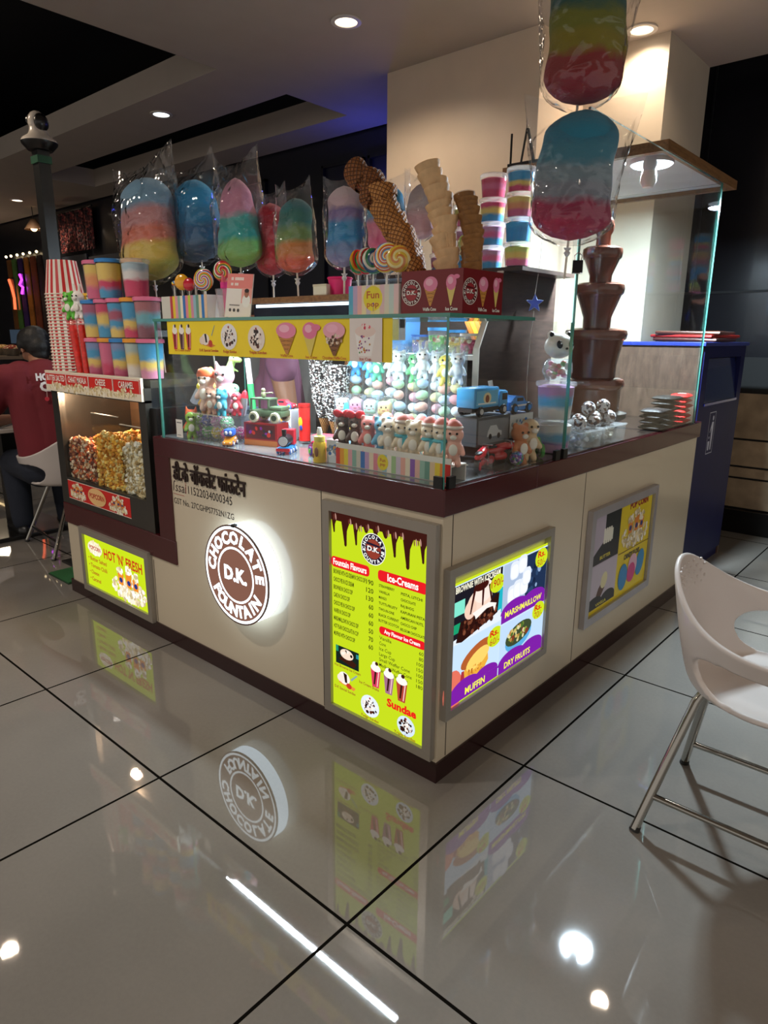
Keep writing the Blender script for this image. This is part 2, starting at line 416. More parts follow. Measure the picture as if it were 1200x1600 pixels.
    def corn(s, x, y, rx, ry, seed=1, n=110, tubs=True):
        cs = ['#f4ead2', '#fffaf0', '#e0cfa8', '#c8b48a', '#f8e6b8']
        s.blobs(x, y-ry*.35, rx, ry*.5, n, rx*.085, cs, seed)
        if tubs:
            for k, (dx, hh) in enumerate(((-.42, .55), (.05, .8), (.45, .5))):
                s.poly([(x+dx*rx-.13*rx, y-.25*ry), (x+dx*rx+.13*rx, y-.25*ry), (x+dx*rx+.18*rx, y+hh*ry*.55), (x+dx*rx-.18*rx, y+hh*ry*.55)], '#e58a2c')
                s.ell(x+dx*rx, y-.02*ry, .1*rx, .12*ry, '#27357c'); s.blobs(x+dx*rx, y+hh*ry*.7, .2*rx, .18*ry, 16, rx*.07, cs, seed+k)
        s.blobs(x, y-ry*.6, rx*.95, ry*.3, n//2, rx*.085, cs, seed+9); return s
def litf(pref, k=1.0, sample_bg=None):
    def f(col): return LIT(f'{pref} {col}', col, k, col == sample_bg)
    return f
def inkf(pref, rough=.35):
    def f(col): return M(f'{pref} {col}', col, rough, var=.03)
    return f
# ================================================================== SETTING
# floor: square polished tiles, dark joints
def floor_mat():
    m, t = newmat('polished tile'); tc = t.n('ShaderNodeTexCoord'); sp = t.n('ShaderNodeSeparateXYZ'); t.l(tc.outputs['Object'], sp.inputs[0])
    def edge(o, off):
        f = t.math('FRACT', t.math('DIVIDE', t.math('SUBTRACT', o, off), .801))
        return t.math('MINIMUM', f, t.math('SUBTRACT', 1, f))
    d = t.math('MINIMUM', edge(sp.outputs[0], -.6405), edge(sp.outputs[1], -.548)); g = t.math('LESS_THAN', d, .0052)
    fl = t.n('ShaderNodeVectorMath', operation='FLOOR'); dv = t.n('ShaderNodeVectorMath', operation='SCALE'); dv.inputs['Scale'].default_value = 1/.801
    t.l(tc.outputs['Object'], dv.inputs[0]); t.l(dv.outputs[0], fl.inputs[0])
    n1 = t.noise(tc.outputs['Object'], 90, 4, .7); n2 = t.noise(tc.outputs['Object'], 2.2, 3)
    c = t.ramp(t.math('ADD', t.math('MULTIPLY', n1, .35), t.math('MULTIPLY', n2, .65)), [(.3, '#77726c'), (.7, '#847e77')])
    mx = t.n('ShaderNodeMix', data_type='RGBA'); t.l(g, mx.inputs[0]); t.l(c, mx.inputs[6]); mx.inputs[7].default_value = rgb('#12100e')
    r = t.math('ADD', t.math('MULTIPLY', g, .5), t.math('ADD', .012, t.math('MULTIPLY', n2, .03)))
    b = t.bsdf(Base_Color=mx.outputs[2], Roughness=r); t.l(t.math('MULTIPLY', t.math('SUBTRACT', 1, g), .8), b.inputs['Specular IOR Level'])
    t.l(t.bump(t.math('MULTIPLY', g, -1), .35, .002), b.inputs['Normal']); return m
b = MB().use(floor_mat()); b.box((-11, -6, -.05), (5, 5, 0)); struct(b, 'floor')
ceil_m = M('ceiling paint', '#b4a89c', .75, var=.03, bump=.05, bs=8)
b = MB().use(ceil_m); T = CEIL+.165
for x0, x1, y0, y1 in ((-2.59, 5, -6, 1.22), (-11, 5, 1.22, 1.75), (-11, -2.59, -6, -2.2), (-11, -6.6, -2.2, 1.22), (-2.6, 5, 1.75, 2.3),
                       (-11, -6.25, 1.75, 2.3), (-11, 5, 2.3, 2.62), (-.95, 5, 2.62, 3.0)):
    b.box((x0, y0, CEIL), (x1, y1, T))
struct(b, 'ceiling')
blk = M('void black', '#07070a', .8)
b = MB().use(blk); b.box((-11, -6, 3.6), (5, 5, 3.65)); struct(b, 'ceiling_void')
b = MB().use(M('dark navy wall', '#15161f', .35, coat=.3)); b.box((-11, 2.65, 0), (-.95, 2.72, 3.6)); struct(b, 'wall_back')
b = MB().use(M('dark wall', '#1c191a', .5)); b.box((-11.05, -6, 0), (-11, 5, 3.6)); struct(b, 'wall_left')
# far right wall: dark stone slabs, louvred strips low down
dk = M('dark stone slab', '#1d1c22', .25, var=.25, vs=3, coat=.3)
b = MB().use(dk); b.box((-2.4, 3.72, 0), (5, 3.8, 3.6))
for x in (-1.2, -.62, -.02, .7): b.use(M('slab joint', '#08080a', .6)).box((x, 3.712, 1.05), (x+.012, 3.722, 3.6))
b.box((-2.4, 3.712, 1.62), (5, 3.722, 1.635))
struct(b, 'wall_far')
lou = M('bronze laminate slat', '#a08a70', .4, var=.25, vs=9)
b = MB().use(lou)
for z0, z1 in ((.17, .37), (.385, .45), (.465, .64), (.655, .96)): b.box((-.55, 3.68, z0), (3, 3.715, z1))
b.use(M('slat gap', '#0c0b0b', .6)).box((-.55, 3.695, .1), (3, 3.714, 1.2)); b.use(M('black skirting', '#0d0c0d', .3)).box((-.55, 3.62, 0), (3, 3.70, .16))
struct(b, 'trim_1')
cream = M('column paint', '#d8c6b0', .45, var=.03)
b = MB().use(cream); b.box((-1.88, 1.9, 0), (-.872, 2.5, 2.8)); struct(b, 'wall_column')
b = MB().use(M('column paint warm', '#c6baa8', .45, var=.03)); b.box((-1.0, 2.38, 0), (-.425, 3.0, 2.8)); struct(b, 'wall_column_rear')
# glazed black frames on the navy back wall
b = MB().use(M('black frame', '#08080a', .4))
for x0, x1, z1 in ((-4.35, -3.9, 2.62), (-3.2, -2.75, 2.62), (-2.7, -2.2, 2.62)):
    for (p, q) in (((x0, .6), (x0+.02, z1)), ((x1-.02, .6), (x1, z1)), ((x0, z1-.02), (x1, z1))): b.box((p[0], 2.62, p[1]), (q[0], 2.652, q[1]))
struct(b, 'trim_2')

# downlights
tr_m = M('downlight trim', '#d8d2c8', .3); n_dl = 0
DL_LAB = {0: 'bright cool recessed ceiling downlight on the beam between the two dark recesses', 1: 'small warm recessed downlight beside the pale column top',
          2: 'warm recessed downlight in front of the rear column, right of the upper candy bag', 3: 'small distant downlight low on the far left ceiling'}
for i, (x, y, p, c) in enumerate(DOWN):
    t = thing('ceiling_downlight', DL_LAB.get(i, 'round recessed downlight out of frame, some mirrored in the floor tiles, others added to light the room'), 'ceiling light', (x, y, CEIL), group='recessed ceiling downlights')
    b = MB().use(tr_m); b.lathe([(.075, -.001), (.075, -.008), (.055, -.008), (.055, -.001)], 24, cap=False); b.build('trim_ring', t)
    b = MB().use(LIT('downlight glow %s %s' % (c, i in DL_LAB), c+(1,), 3.2 if i in DL_LAB else 1.3)); b.lathe([(0, -.003), (.055, -.003)], 24, cap=False); b.build('diffuser', t)
    lamp('downlight', 'SPOT', (x, y, CEIL-.02), p, c, .05, (0, 0, 0), math.radians(150))
# blue glow on the navy wall by the column, and the food-court signs further along
lamp('blue_led', 'POINT', (-2.55, 2.5, 2.36), 3.5, (.05, .08, 1), .04)

# ================================================================== KIOSK
CR = M('cream laminate', '#d2c5ad', .22, var=.03, vs=2, coat=.4)
BR = M('maroon laminate', '#471519', .22, var=.06, coat=.4)
BRD = M('dark brown laminate', '#2a1113', .25, var=.06, coat=.3)
SEAM = M('panel seam', '#3a3128', .6)
k = thing('kiosk_counter', 'cream L-shaped snack kiosk counter with maroon edge band and dark plinth', 'counter')
b = MB().use(CR); b.box((-1.46, 0, .066), (0, .5, .835)); b.box((-.435, .5, .066), (0, 1.41, .835)); b.box((-.72, 1.41, .066), (0, 2.15, .835)); b.box((-2.38, 0, .066), (-1.46, .55, .38))
b.use(SEAM)
for x in (-.485, -1.556): b.box((x, -.0008, .07), (x+.003, .001, .835 if x > -1 else .36))
for y in (.045, .885): b.box((-.001, y, .07), (.0008, y+.003, .835))
b.build('body_panel', k, False)
b = MB().use(BRD); b.box((-2.4, -.006, 0), (.006, .5, .066)); b.box((-.43, .5, 0), (.006, 1.41, .066)); b.box((-.71, 1.41, 0), (.006, 2.15, .066)); b.build('plinth', k, False)
b = MB().use(BR); b.box((-1.47, -.008, .835), (.008, .5, .912), bev=.003); b.box((-.44, .5, .835), (.008, 1.41, .912), bev=.003); b.box((-.72, 1.405, .835), (.008, 2.17, .912), bev=.003); b.build('edge_band', k, False)
b = MB().use(BR); b.box((-2.39, -.008, .38), (-1.357, .55, .484), bev=.003); b.box((-1.47, -.007, .484), (-1.362, .5, .84)); b.build('step_band', k, False)
b = MB().use(M('case floor', '#7d8183', .15, coat=.5)); b.box((-1.44, .012, .9125), (-.012, .49, .915)); b.use(M('dark counter top', '#1a1413', .2, coat=.4)).box((-.43, .49, .9125), (-.012, 1.41, .915)); b.box((-.71, 1.41, .9125), (-.012, 2.16, .915)); b.build('counter_surface', k, False)
CT = .915

# ------------------------------------------------------------------ glass
GL = CLEAR('clear glass', '#fbfdfd', .8); GE = M('glass edge', '#4f9488', .12, coat=.6, var=.1)
GEL = CLEAR('glass edge thin', '#7fd4c4', 1.)
def pane(a, b_, name, parent):
    m = MB(); m.use(GL).use(GE); d = [abs(a[i]-b_[i]) for i in range(3)]; th = d.index(min(d)); m.use(GL).box(a, b_)
    m.bm.normal_update()
    for f in m.bm.faces:
        if abs(f.normal[th]) < .5: f.material_index = m.mats.index(GE)
    return m.build(name, parent, False)
TP = 1.362
g = thing('glass_display_case', 'low glass display case standing on the maroon counter edge, full of toys and marshmallows', 'display case', (0, 0, 0))
pane((-1.40, .0, .912), (-.008, .008, TP), 'front_pane', g); pane((-.008, .0, .912), (0, .69, TP), 'right_pane', g)
pane((-1.408, 0, .912), (-1.40, .42, TP), 'left_pane', g); pane((-1.41, -.004, TP), (.004, .43, TP+.010), 'top_pane', g)
for q in ((-.035, -.004, .912), (-.004, .012, .912), (-.004, .62, .912), (-.004, .675, .912)):
    b = MB().use(M('clip black', '#0b0b0b', .4)); b.box(q, (q[0]+.012 if q[0] > -.01 else q[0]+.03, q[1]+(.03 if q[0] > -.01 else .012), .945)); b.build('corner_clip', g, False)
TOP = TP+.0105
t = thing('led_tube', 'white LED tube glowing under the top pane of the display case', 'light tube', (-.82, .16, 1.318))
b = MB().use(LIT('tube glow', '#e8f4ff', 2.6, True)); b.cyl((-.5, 0, 0), (.5, 0, 0), .013); b.build('tube', t)
b = MB().use(M('tube cap', '#dadada', .4)); b.box((-.53, -.016, -.016), (-.5, .016, .044)); b.box((.5, -.016, -.016), (.53, .016, .044)); b.box((-.53, -.012, .02), (.53, .012, .044)); b.build('tube_holder', t, False)
lamp('case_light', 'AREA', (-.82, .16, 1.30), 14, COOL, 1.1, (0, 0, 0), size_y=.022)
# tall glass cabinet with the timber roof
g = thing('glass_cabinet', 'tall glass cabinet with timber roof around the chocolate fountain', 'cabinet', (-.34, 1.7, CT))
def W(a): return tuple(a[i]-(-.34, 1.7, CT)[i] for i in range(3))
pane(W((-.008, .70, .912)), W((0, 2.075, 2.0)), 'side_pane', g); pane(W((-.69, 1.40, .912)), W((-.682, 2.075, 2.0)), 'rear_pane', g)
pane(W((-.69, 2.068, .912)), W((-.008, 2.075, 2.0)), 'end_pane', g)
ROOFW = WOOD('roof timber', '#6b4a2e', '#9a7248', .4, (6, 1, 8))
b = MB().use(ROOFW)
b.box(W((-.72, 1.355, 2.002)), W((.004, 1.385, 2.04))); b.box(W((-.026, 1.385, 2.002)), W((.004, 2.27, 2.04))); b.box(W((-.72, 1.385, 2.002)), W((-.69, 2.27, 2.04))); b.box(W((-.69, 2.24, 2.002)), W((-.026, 2.27, 2.04)))
b.build('roof_frame', g, False)
b = MB().use(M('roof board', '#e2e4e6', .5)); b.box(W((-.69, 1.385, 2.02)), W((-.026, 2.24, 2.038))); b.build('roof_board', g, False)
t = thing('cabinet_ceiling_lamp', 'round white LED lamp fixed under the cabinet roof', 'lamp', (-.13, 1.55, 2.0195))
b = MB().use(LIT('disc glow', '#e6f2ff', 4, True)); b.lathe([(0, -.022), (.075, -.022), (.083, -.015)], 28, cap=False); b.build('diffuser', t)
b = MB().use(M('lamp rim', '#e8e8e8', .3)); b.lathe([(.083, -.016), (.087, -.016), (.087, 0), (0, 0)], 28, cap=False); b.build('lamp_rim', t)
t = thing('bulb', 'white LED bulb hanging from a holder under the cabinet roof beside the round lamp', 'light bulb', (-.11, 1.48, 1.995))
b = MB().use(M('bulb glass', '#efe9de', .25)); b.lathe([(0, -.095), (.02, -.09), (.031, -.07), (.031, -.05), (.026, -.03)], 20, cap=False); b.build('globe', t)
b = MB().use(M('bulb base', '#cfd2d4', .35)); b.lathe([(.026, -.03), (.028, 0), (.02, .024)], 20, cap=False); b.build('holder', t)
lamp('cabinet_light', 'AREA', (-.13, 1.56, 1.98), 120, (.72, .88, 1), .15)

# ------------------------------------------------------------------ framed signs
ALU = M('brushed aluminium frame', '#a39c92', .35, metal=.45, var=.05); ALUL = M('pale aluminium frame', '#b4b0b4', .35, metal=.5)
def sign(name, label, side, u0, u1, v0, v1, fw, art, frame_mat=ALU, dep=.022, cat='sign', pu=None):
    loc = (u0, -.0012, v0) if side == 'F' else (.0012, u0, v0)
    t = thing(name, label, cat, loc, 0 if side == 'F' else PI/2); W_, H_ = u1-u0, v1-v0
    f = MB().use(frame_mat)
    for P in (((0, 0), (W_, 0), (W_-fw, fw), (fw, fw)), ((W_, 0), (W_, H_), (W_-fw, H_-fw), (W_-fw, fw)), ((W_, H_), (0, H_), (fw, H_-fw), (W_-fw, H_-fw)), ((0, H_), (0, 0), (fw, fw), (fw, H_-fw))):
        f.prism(P, -dep, 0)
    f.build('frame', t, False)
    art.build('panel', t, False, loc=(fw, -.010, fw))
    return t
# --- menu board
YG = '#bfd61e'
L = litf('menu', 1.0, YG); w_, h_ = .39, .674; a = Art(L)
a.rect(0, 0, w_, h_, YG)
ch = '#3a1712'
a.rect(0, h_-.03, w_, h_, ch)
for x, d, r, wb in ((.012, .085, .0035, .022), (.062, .13, .0055, .036), (.108, .115, .004, .028), (.15, .048, .008, .026), (.19, .062, .006, .03), (.228, .05, .008, .028), (.264, .12, .0045, .032), (.314, .15, .0065, .042), (.37, .115, .004, .03)):
    pts = []
    for k_ in range(9): f_ = k_/8; pts.append((x-(r+(wb*.5-r)*(1-f_)**5), h_-.028-(d*.78-.028)*f_))
    pts += [(x-r*.7, h_-d*.78-r*.8), (x, h_-d*.78-r*1.2), (x+r*.7, h_-d*.78-r*.8)]
    for k_ in range(8, -1, -1): f_ = k_/8; pts.append((min(w_, x+(r+(wb*.5-r)*(1-f_)**5)), h_-.028-(d*.78-.028)*f_))
    a.poly([(max(0, q[0]), q[1]) for q in pts], ch)
for x, y in ((.02, .02), (.085, .03), (.11, .045), (.13, .05), (.16, .035), (.2, .03), (.24, .04), (.268, .04), (.295, .035), (.345, .05), (.36, .045)): a.ell(x, h_-y*.6-.006, .003, .011, '#b08478', .15); a.ell(x-.008, h_-y*.6-.008, .002, .010, '#6a3226', .1)
def dk_logo(a, x, y, r, dark='#231a2c', red='#8d3a2c', white='#f4f4f0'):
    a.ell(x, y, r, r, white, n=36); a.ell(x, y, r*.95, r*.95, dark, n=36)
    a.ell(x, y, r*.62, r*.62, red, n=30); a.poly([(x-r*.6, y+r*.12), (x+r*.6, y-r*.05), (x+r*.58, y-r*.2), (x-r*.6, y-.03*r)], dark); a.poly([(x-r*.5, y+r*.4), (x+r*.5, y+r*.3), (x+r*.56, y+r*.18), (x-r*.56, y+r*.25)], dark)
    a.arc('CHOCOLATE', x, y, r*.66, r*.22, white, 90, 190, bold=.04); a.arc('FOUNTAIN', x, y, r*.89, r*.22, white, -90, 150, True, bold=.04)
    a.text('D.K.', x, y-r*.14, r*.3, white, w=r*.95, al='c', bold=.035)
dk_logo(a, .18, .583, .05)
RED = '#e01c24'; WH = '#fbfbf4'; BK = '#1c1a10'; MAR = '#8c1822'
a.rrect(-.004+.004, .49, .165, .525, .012, RED); a.text('Fountain Flavours', .008, .498, .020, WH, w=.145, bold=.03)
a.rrect(.2, .49, .388, .525, .012, RED); a.text('Ice-Creams', .238, .497, .022, WH, w=.118, bold=.03)
rows = [('BROWNIE WITH ICE-CREAM IN CHOCO DIP', '190', .14), ('CHOCO PIE IN ICE CREAM', '120', .09), ('BROWNIE IN CHOCO DIP', '130', .085), ('CAKE IN CHOCO DIP', '60', .072), ('CHOCO PIE IN CHOCO DIP', '60', .094), ('WAFER IN CHOCO DIP', '60', .075), ('MARSHMALLOWS IN CHOCO DIP', '50', .11), ('HOT PLAIN CHOCOLATE IN CUP', '70', .11), ('MUFFINS WITH CHOCO DIP', '60', .095)]
for i, (s, p, ww) in enumerate(rows):
    y = .468-i*.0268; a.text(s, .009, y, .0145, BK, w=ww, bold=.022); a.text(p, .182, y-.001, .0155, BK, w=.011*len(p)-.003, al='r', bold=.012)
for i, (s, s2) in enumerate((('STRAWBERRY', 'PISTA, LITCHI'), ('VANILLA', 'CHOCOLATE'), ('MANGO', 'RAJ BHOG'), ('TUTTI-FRUITY', 'KAPURANI PISTA,'), ('TWO-IN-ONE', 'AMERICAN NUTS,'), ('BLACK CURRENT', 'CHOCO CHIP'), ('BUTTER SCOTCH', 'BELGIUM CHOCOLATE'))):
    y = .471-i*.0188; a.text(s, .205, y, .0085, BK, w=.0062*len(s), bold=.02); a.text(s2, .292, y-.004, .0085, BK, w=.0062*len(s2) if len(s2) < 16 else .094, bold=.02)
a.rrect(.208, .318, .388, .345, .011, RED); a.text('Any Flavour Ice Cream', .228, .3255, .0125, WH, w=.14, bold=.03)
for i, (s, p) in enumerate((('Vanilla', '60'), ('Cone', '80'), ('Ice Cup', '100'), ('Large Cup', '150'), ('Small Weffer Cone', '100'), ('Medium Weffer Cone', '150'), ('Large Wefer Cone', '180'))):
    y = .300-i*.0182; a.text(s, .209, y, .0115, BK, w=.0074*len(s)-.003, bold=.004); a.text(p, .381, y-.002, .0115, BK, al='r', w=.008*len(p))
# pictures along the bottom of the menu
a.rect(.018, .158, .122, .222, '#16241e'); a.poly([(.03, .175), (.1, .162), (.112, .178), (.06, .2)], '#3a1a10'); a.ell(.068, .2, .03, .018, '#f0d8c4'); a.blobs(.068, .204, .024, .012, 8, .005, ['#20100c', '#f8ece0'], 4); a.rect(.018, .2, .03, .222, '#1f8a6a'); a.rect(.11, .2, .122, .215, '#2a8a90')
a.text('Hot Brownie Ice Cream', .012, .146, .0095, MAR, w=.118, bold=.012)
a.poly([(.03, .09), (.1, .08), (.108, .092), (.04, .104)], '#e08a3a'); a.ell(.056, .112, .026, .022, '#f4ece4'); a.ell(.04, .108, .016, .014, '#efe0d4'); a.poly([(.052, .132), (.068, .128), (.07, .098), (.06, .098)], '#2a1410'); a.ell(.078, .09, .012, .01, '#c23a24'); a.poly([(.085, .118), (.112, .142), (.116, .138), (.09, .112)], '#8aa4a0')
a.text('D.K Special Sundae', .012, .066, .0095, MAR, w=.095, bold=.012)
a.shake(.195, .130, .09, .042, '#d23a5a'); a.shake(.25, .127, .09, .042, '#a06a86'); a.shake(.302, .121, .094, .044, '#b04434')
a.text('Ice Cream Shake', .125, .122, .0095, MAR, w=.085, bold=.012, rot=-.02)
a.text('Sundae', .243, .086, .026, '#e2231a', w=.118, bold=.045)
a.sundae(.172, .055, .038, 5); a.text('Fudge Sundae', .135, .008, .0095, MAR, w=.075, bold=.012)
a.sundae(.322, .045, .034, 8, '#cfe0ec'); a.text('Triple Sundae', .275, .006, .0095, MAR, w=.085, bold=.012)
sign('menu_board', 'tall backlit yellow menu board with dripping chocolate along its top', 'F', -.458, -.006, .078, .814, .031, a)
# --- brownie / marshmallow sign on the right face
L = litf('treats', 1.0, '#c9dff5'); w_, h_ = .575, .395; a = Art(L)
a.rect(0, 0, w_, h_, '#c6dc20'); a.rect(.008, .006, w_-.012, h_-.008, '#c9dff5')
a.rect(.008, .2, .275, h_-.012, '#1c1a22'); a.rect(.01, .29, .07, .335, '#7fe0c8'); a.rect(.01, .235, .05, .265, '#1a9a6a'); a.ell(.272, .27, .03, .045, '#20b0c0'); a.poly([(.008, .2), (.275, .2), (.275, .24), (.008, .215)], '#dfe8f2')
a.poly([(.03, .205), (.05, .265), (.19, .275), (.262, .305), (.255, .235), (.2, .222), (.06, .198)], '#2c120e'); a.blobs(.15, .242, .1, .03, 60, .009, ['#3c1a12', '#5a2a1c', '#20100c', '#7a4630'], 3)
a.ell(.15, .305, .068, .042, '#f0d4c2'); a.ell(.17, .33, .052, .036, '#f6e2d6'); a.ell(.1, .29, .032, .03, '#eccab6'); a.ell(.155, .352, .04, .016, '#40140e'); 
for p in ((.12, .352, .1, .275), (.165, .355, .165, .285), (.2, .345, .215, .29)): a.poly([(p[0]-.006, p[1]), (p[0]+.008, p[1]), (p[2]+.004, p[3]), (p[2]-.004, p[3])], '#3a120e')
a.poly([(.11, .275), (.2, .285), (.245, .27), (.235, .245), (.225, .265), (.19, .268), (.13, .25), (.125, .262)], '#f2ece6')
a.text('BROWNIE WITH ICECREAM', .02, .362, .019, '#f6f2d8', w=.24, bold=.03); a.ell(.245, .335, .042, .03, '#c6dc20'); a.text('190/-', .245, .326, .024, '#b81c1c', w=.07, al='c', bold=.01)
# marshmallow quarter
a.rect(.28, .205, .562, h_-.012, '#a9bbd6'); a.poly([(.40, h_-.012), (.562, h_-.012), (.562, .205), (.43, .205)], '#20304e'); a.blobs(.48, .29, .05, .06, 20, .012, ['#2c4468', '#8aa4c8', '#16233c'], 6)
for x, y in ((.31, .24), (.345, .25), (.385, .25), (.32, .32), (.37, .33), (.4, .28)): a.rrect(x, y, x+.055, y+.062, .018, '#dfe6f4'); a.rrect(x+.004, y+.003, x+.05, y+.05, .018, '#eef2fa')
def swoosh(x0, x1, y, col='#7a1fa2'): 
    a.ell(x0+(x1-x0)*.3, y, (x1-x0)*.32, .038, col, a0=0, a1=PI); a.ell(x0+(x1-x0)*.73, y+.006, (x1-x0)*.27, .03, col, a0=0, a1=PI); a.rect(x0, y-.03, x1, y+.006, col)
swoosh(.278, .562, .213); a.text('MARSHMAILLOW', .30, .199, .02, '#f0ec50', w=.24, bold=.03)
a.ell(.522, .352, .042, .035, '#c6dc20'); a.text('Rs.', .522, .356, .021, '#d01818', w=.05, al='c', bold=.03); a.text('50/-', .522, .325, .023, '#b82020', w=.055, al='c')
# muffin quarter
a.rect(.008, .03, .27, .198, '#c3dcf4'); a.ell(.02, .05, .05, .07, '#e0705c'); a.poly([(.06, .03), (.085, .13), (.2, .16), (.21, .09), (.17, .05)], '#e6a93c'); a.ell(.14, .135, .085, .03, '#b05c2c', .25); a.ell(.15, .115, .065, .028, '#f4cf68', .25); a.blobs(.13, .075, .05, .022, 26, .006, ['#d48a30', '#f0b850', '#b86a24'], 8); a.poly([(.05, .03), (.062, .1), (.075, .1), (.085, .03)], '#a8323c')
a.ell(.245, .155, .045, .034, '#c6dc20'); a.text('Rs.', .24, .16, .021, '#d01818', w=.05, al='c', bold=.03); a.text('60/-', .243, .13, .023, '#b82020', w=.055, al='c')
swoosh(.008, .27, .036); a.text('MUFFIN', .085, .016, .022, '#f0ec50', w=.11, bold=.03)
# dry fruits quarter
a.rect(.274, .03, .562, .178, '#bcd6f0'); a.ell(.395, .105, .085, .045, '#5aa8dc', .12); a.ell(.395, .118, .085, .036, '#3c4a30', .12); a.blobs(.395, .12, .07, .026, 46, .010, ['#8a9a3c', '#c8b468', '#7a3a24', '#d8d0a0', '#4a6a2c', '#b08040'], 10)
a.ell(.522, .16, .042, .032, '#c6dc20'); a.text('Rs.', .52, .162, .021, '#d01818', w=.05, al='c', bold=.03); a.text('70/-', .522, .134, .023, '#b82020', w=.055, al='c')
swoosh(.274, .562, .034); a.text('DRY FRUITS', .31, .016, .021, '#f0ec50', w=.17, bold=.03)
sign('treats_sign', 'backlit sign with brownie, marshmallow, muffin and dry fruits prices near the kiosk corner', 'R', .01, .625, .208, .682, .026, a)
# --- unlit popcorn / candy floss sign
K = inkf('poster'); w_, h_ = .61, .425; a = Art(K)
a.rect(0, 0, w_, h_, '#e8cf1a'); a.rect(.005, .02, .27, h_-.002, '#b9aec0'); a.rect(.12, .24, .27, h_-.002, '#0d1216'); a.rect(.11, .29, .2, .34, '#e6e8da'); a.poly([(.005, .21), (.27, .21), (.27, .28), (.12, .3), (.06, .27), (.005, .24)], '#1a0e12')
for x in (.11, .13, .15, .17): a.rrect(x, .275+.01*((x*100) % 2), x+.018, .35, .006, '#eceadc')
a.text('BUTTER', .09, .225, .014, '#e8d830', w=.1, bold=.02)
a.rect(.005, .02, .27, .205, '#c6bccc'); a.poly([(.06, .03), (.1, .1), (.145, .13), (.16, .09), (.11, .04)], '#5a3424'); a.ell(.15, .125, .03, .036, '#e4dcae', -.5)
a.ell(.07, .04, .075, .03, '#1c1014', a0=0, a1=PI); a.ell(.2, .04, .07, .032, '#1c1014', a0=0, a1=PI); a.rect(.005, .018, .27, .045, '#1c1014'); a.text('VANILLA', .085, .024, .013, '#e8d830', w=.1, bold=.02)
a.text('POP CORN', .36, .385, .027, '#a01c1c', w=.2, bold=.05); a.corn(.44, .3, .14, .1, 4, 90); a.rect(.275, .2, w_, .203, '#5a3410')
a.text('CANDY FLOSS', .34, .163, .022, '#2c2440', w=.17, bold=.03); a.ell(.345, .085, .048, .06, '#2f86c4'); a.ell(.53, .11, .045, .062, '#2f8cc8', -.3); a.ell(.445, .115, .05, .055, '#e8b8cc'); a.ell(.435, .085, .045, .045, '#d43c84')
sign('popcorn_poster', 'unlit framed poster of popcorn and candy floss at the far end of the right face', 'R', .93, 1.612, .195, .678, .034, a, ALUL)
# --- hot'n'fresh
L = litf('fresh', 1.0, '#c3da1c'); w_, h_ = .585, .262; a = Art(L)
a.rect(0, 0, w_, h_, '#c3da1c'); a.ell(.1, .205, .072, .036, '#f2e8c8'); a.blobs(.1, .205, .07, .036, 40, .008, ['#fff8e8', '#e8d8b0', '#f4e8c8'], 5); a.text('POPCORN', .045, .196, .02, '#b02820', w=.115, bold=.03)
a.text("HOT 'N' FRESH", .19, .178, .046, '#c03a1a', w=.352, bold=.03)
for i, s in enumerate(('Butter Salted', 'Tomato Chilli', 'Cheese', 'Caramel')): a.text('• '+s, .025, .138-i*.036, .02, '#a8341c', w=.0125*len(s)+.02, bold=.015)
a.corn(.405, .105, .155, .105, 7, 150)
a.rect(w_-.009, 0, w_, h_, '#eef6ff')
sign('hot_popcorn_sign', "small backlit yellow HOT 'N' FRESH popcorn sign below the popcorn machine", 'F', -2.215, -1.565, .062, .392, .032, a)
# --- round illuminated logo
t = thing('round_logo_sign', 'round glowing CHOCOLATE FOUNTAIN logo sign on the cream front panel', 'sign', (-.88, -.001, .467))
R_ = .186
b = MB().use(LIT('logo halo', '#dff3ff', 3.2, True)); b.lathe([(R_, 0), (R_, .058)], 56, axis=(0, -1, 0), cap=False); b.build('side_wall', t)
BRW = '#8d6252'
L = litf('logo', 1., BRW); a = Art(lambda c: LIT('logo '+c, c, 2.2 if c != BRW else .8, c != BRW)); WHT = '#eefaff'
a.ell(0, 0, R_, R_, BRW, n=56); a.ring(0, 0, R_*.93, R_*.985, WHT, 56); a.ring(0, 0, R_*.53, R_*.575, WHT, 48)
a.arc('CHOCOLATE', 0, 0, R_*.645, R_*.235, WHT, 90, 168, bold=.05); a.arc('FOUNTAIN', 0, 0, R_*.86, R_*.235, WHT, -90, 112, True, bold=.05)
a.text('D.K.', 0, -R_*.12, R_*.27, WHT, w=R_*.72, al='c', bold=.05)
a.build('face', t, False, loc=(0, -.0585, 0))
b = MB().use(M('logo rim', '#6a4a40', .3)); b.lathe([(R_+.001, .052), (R_+.003, .059), (R_-.003, .0592)], 56, axis=(0, -1, 0), cap=False); b.build('rim', t)
b = MB().use(M('latch black', '#141010', .4)); b.box((-.008, -.062, R_-.004), (.008, -.045, R_+.006)); b.build('latch', t, False)
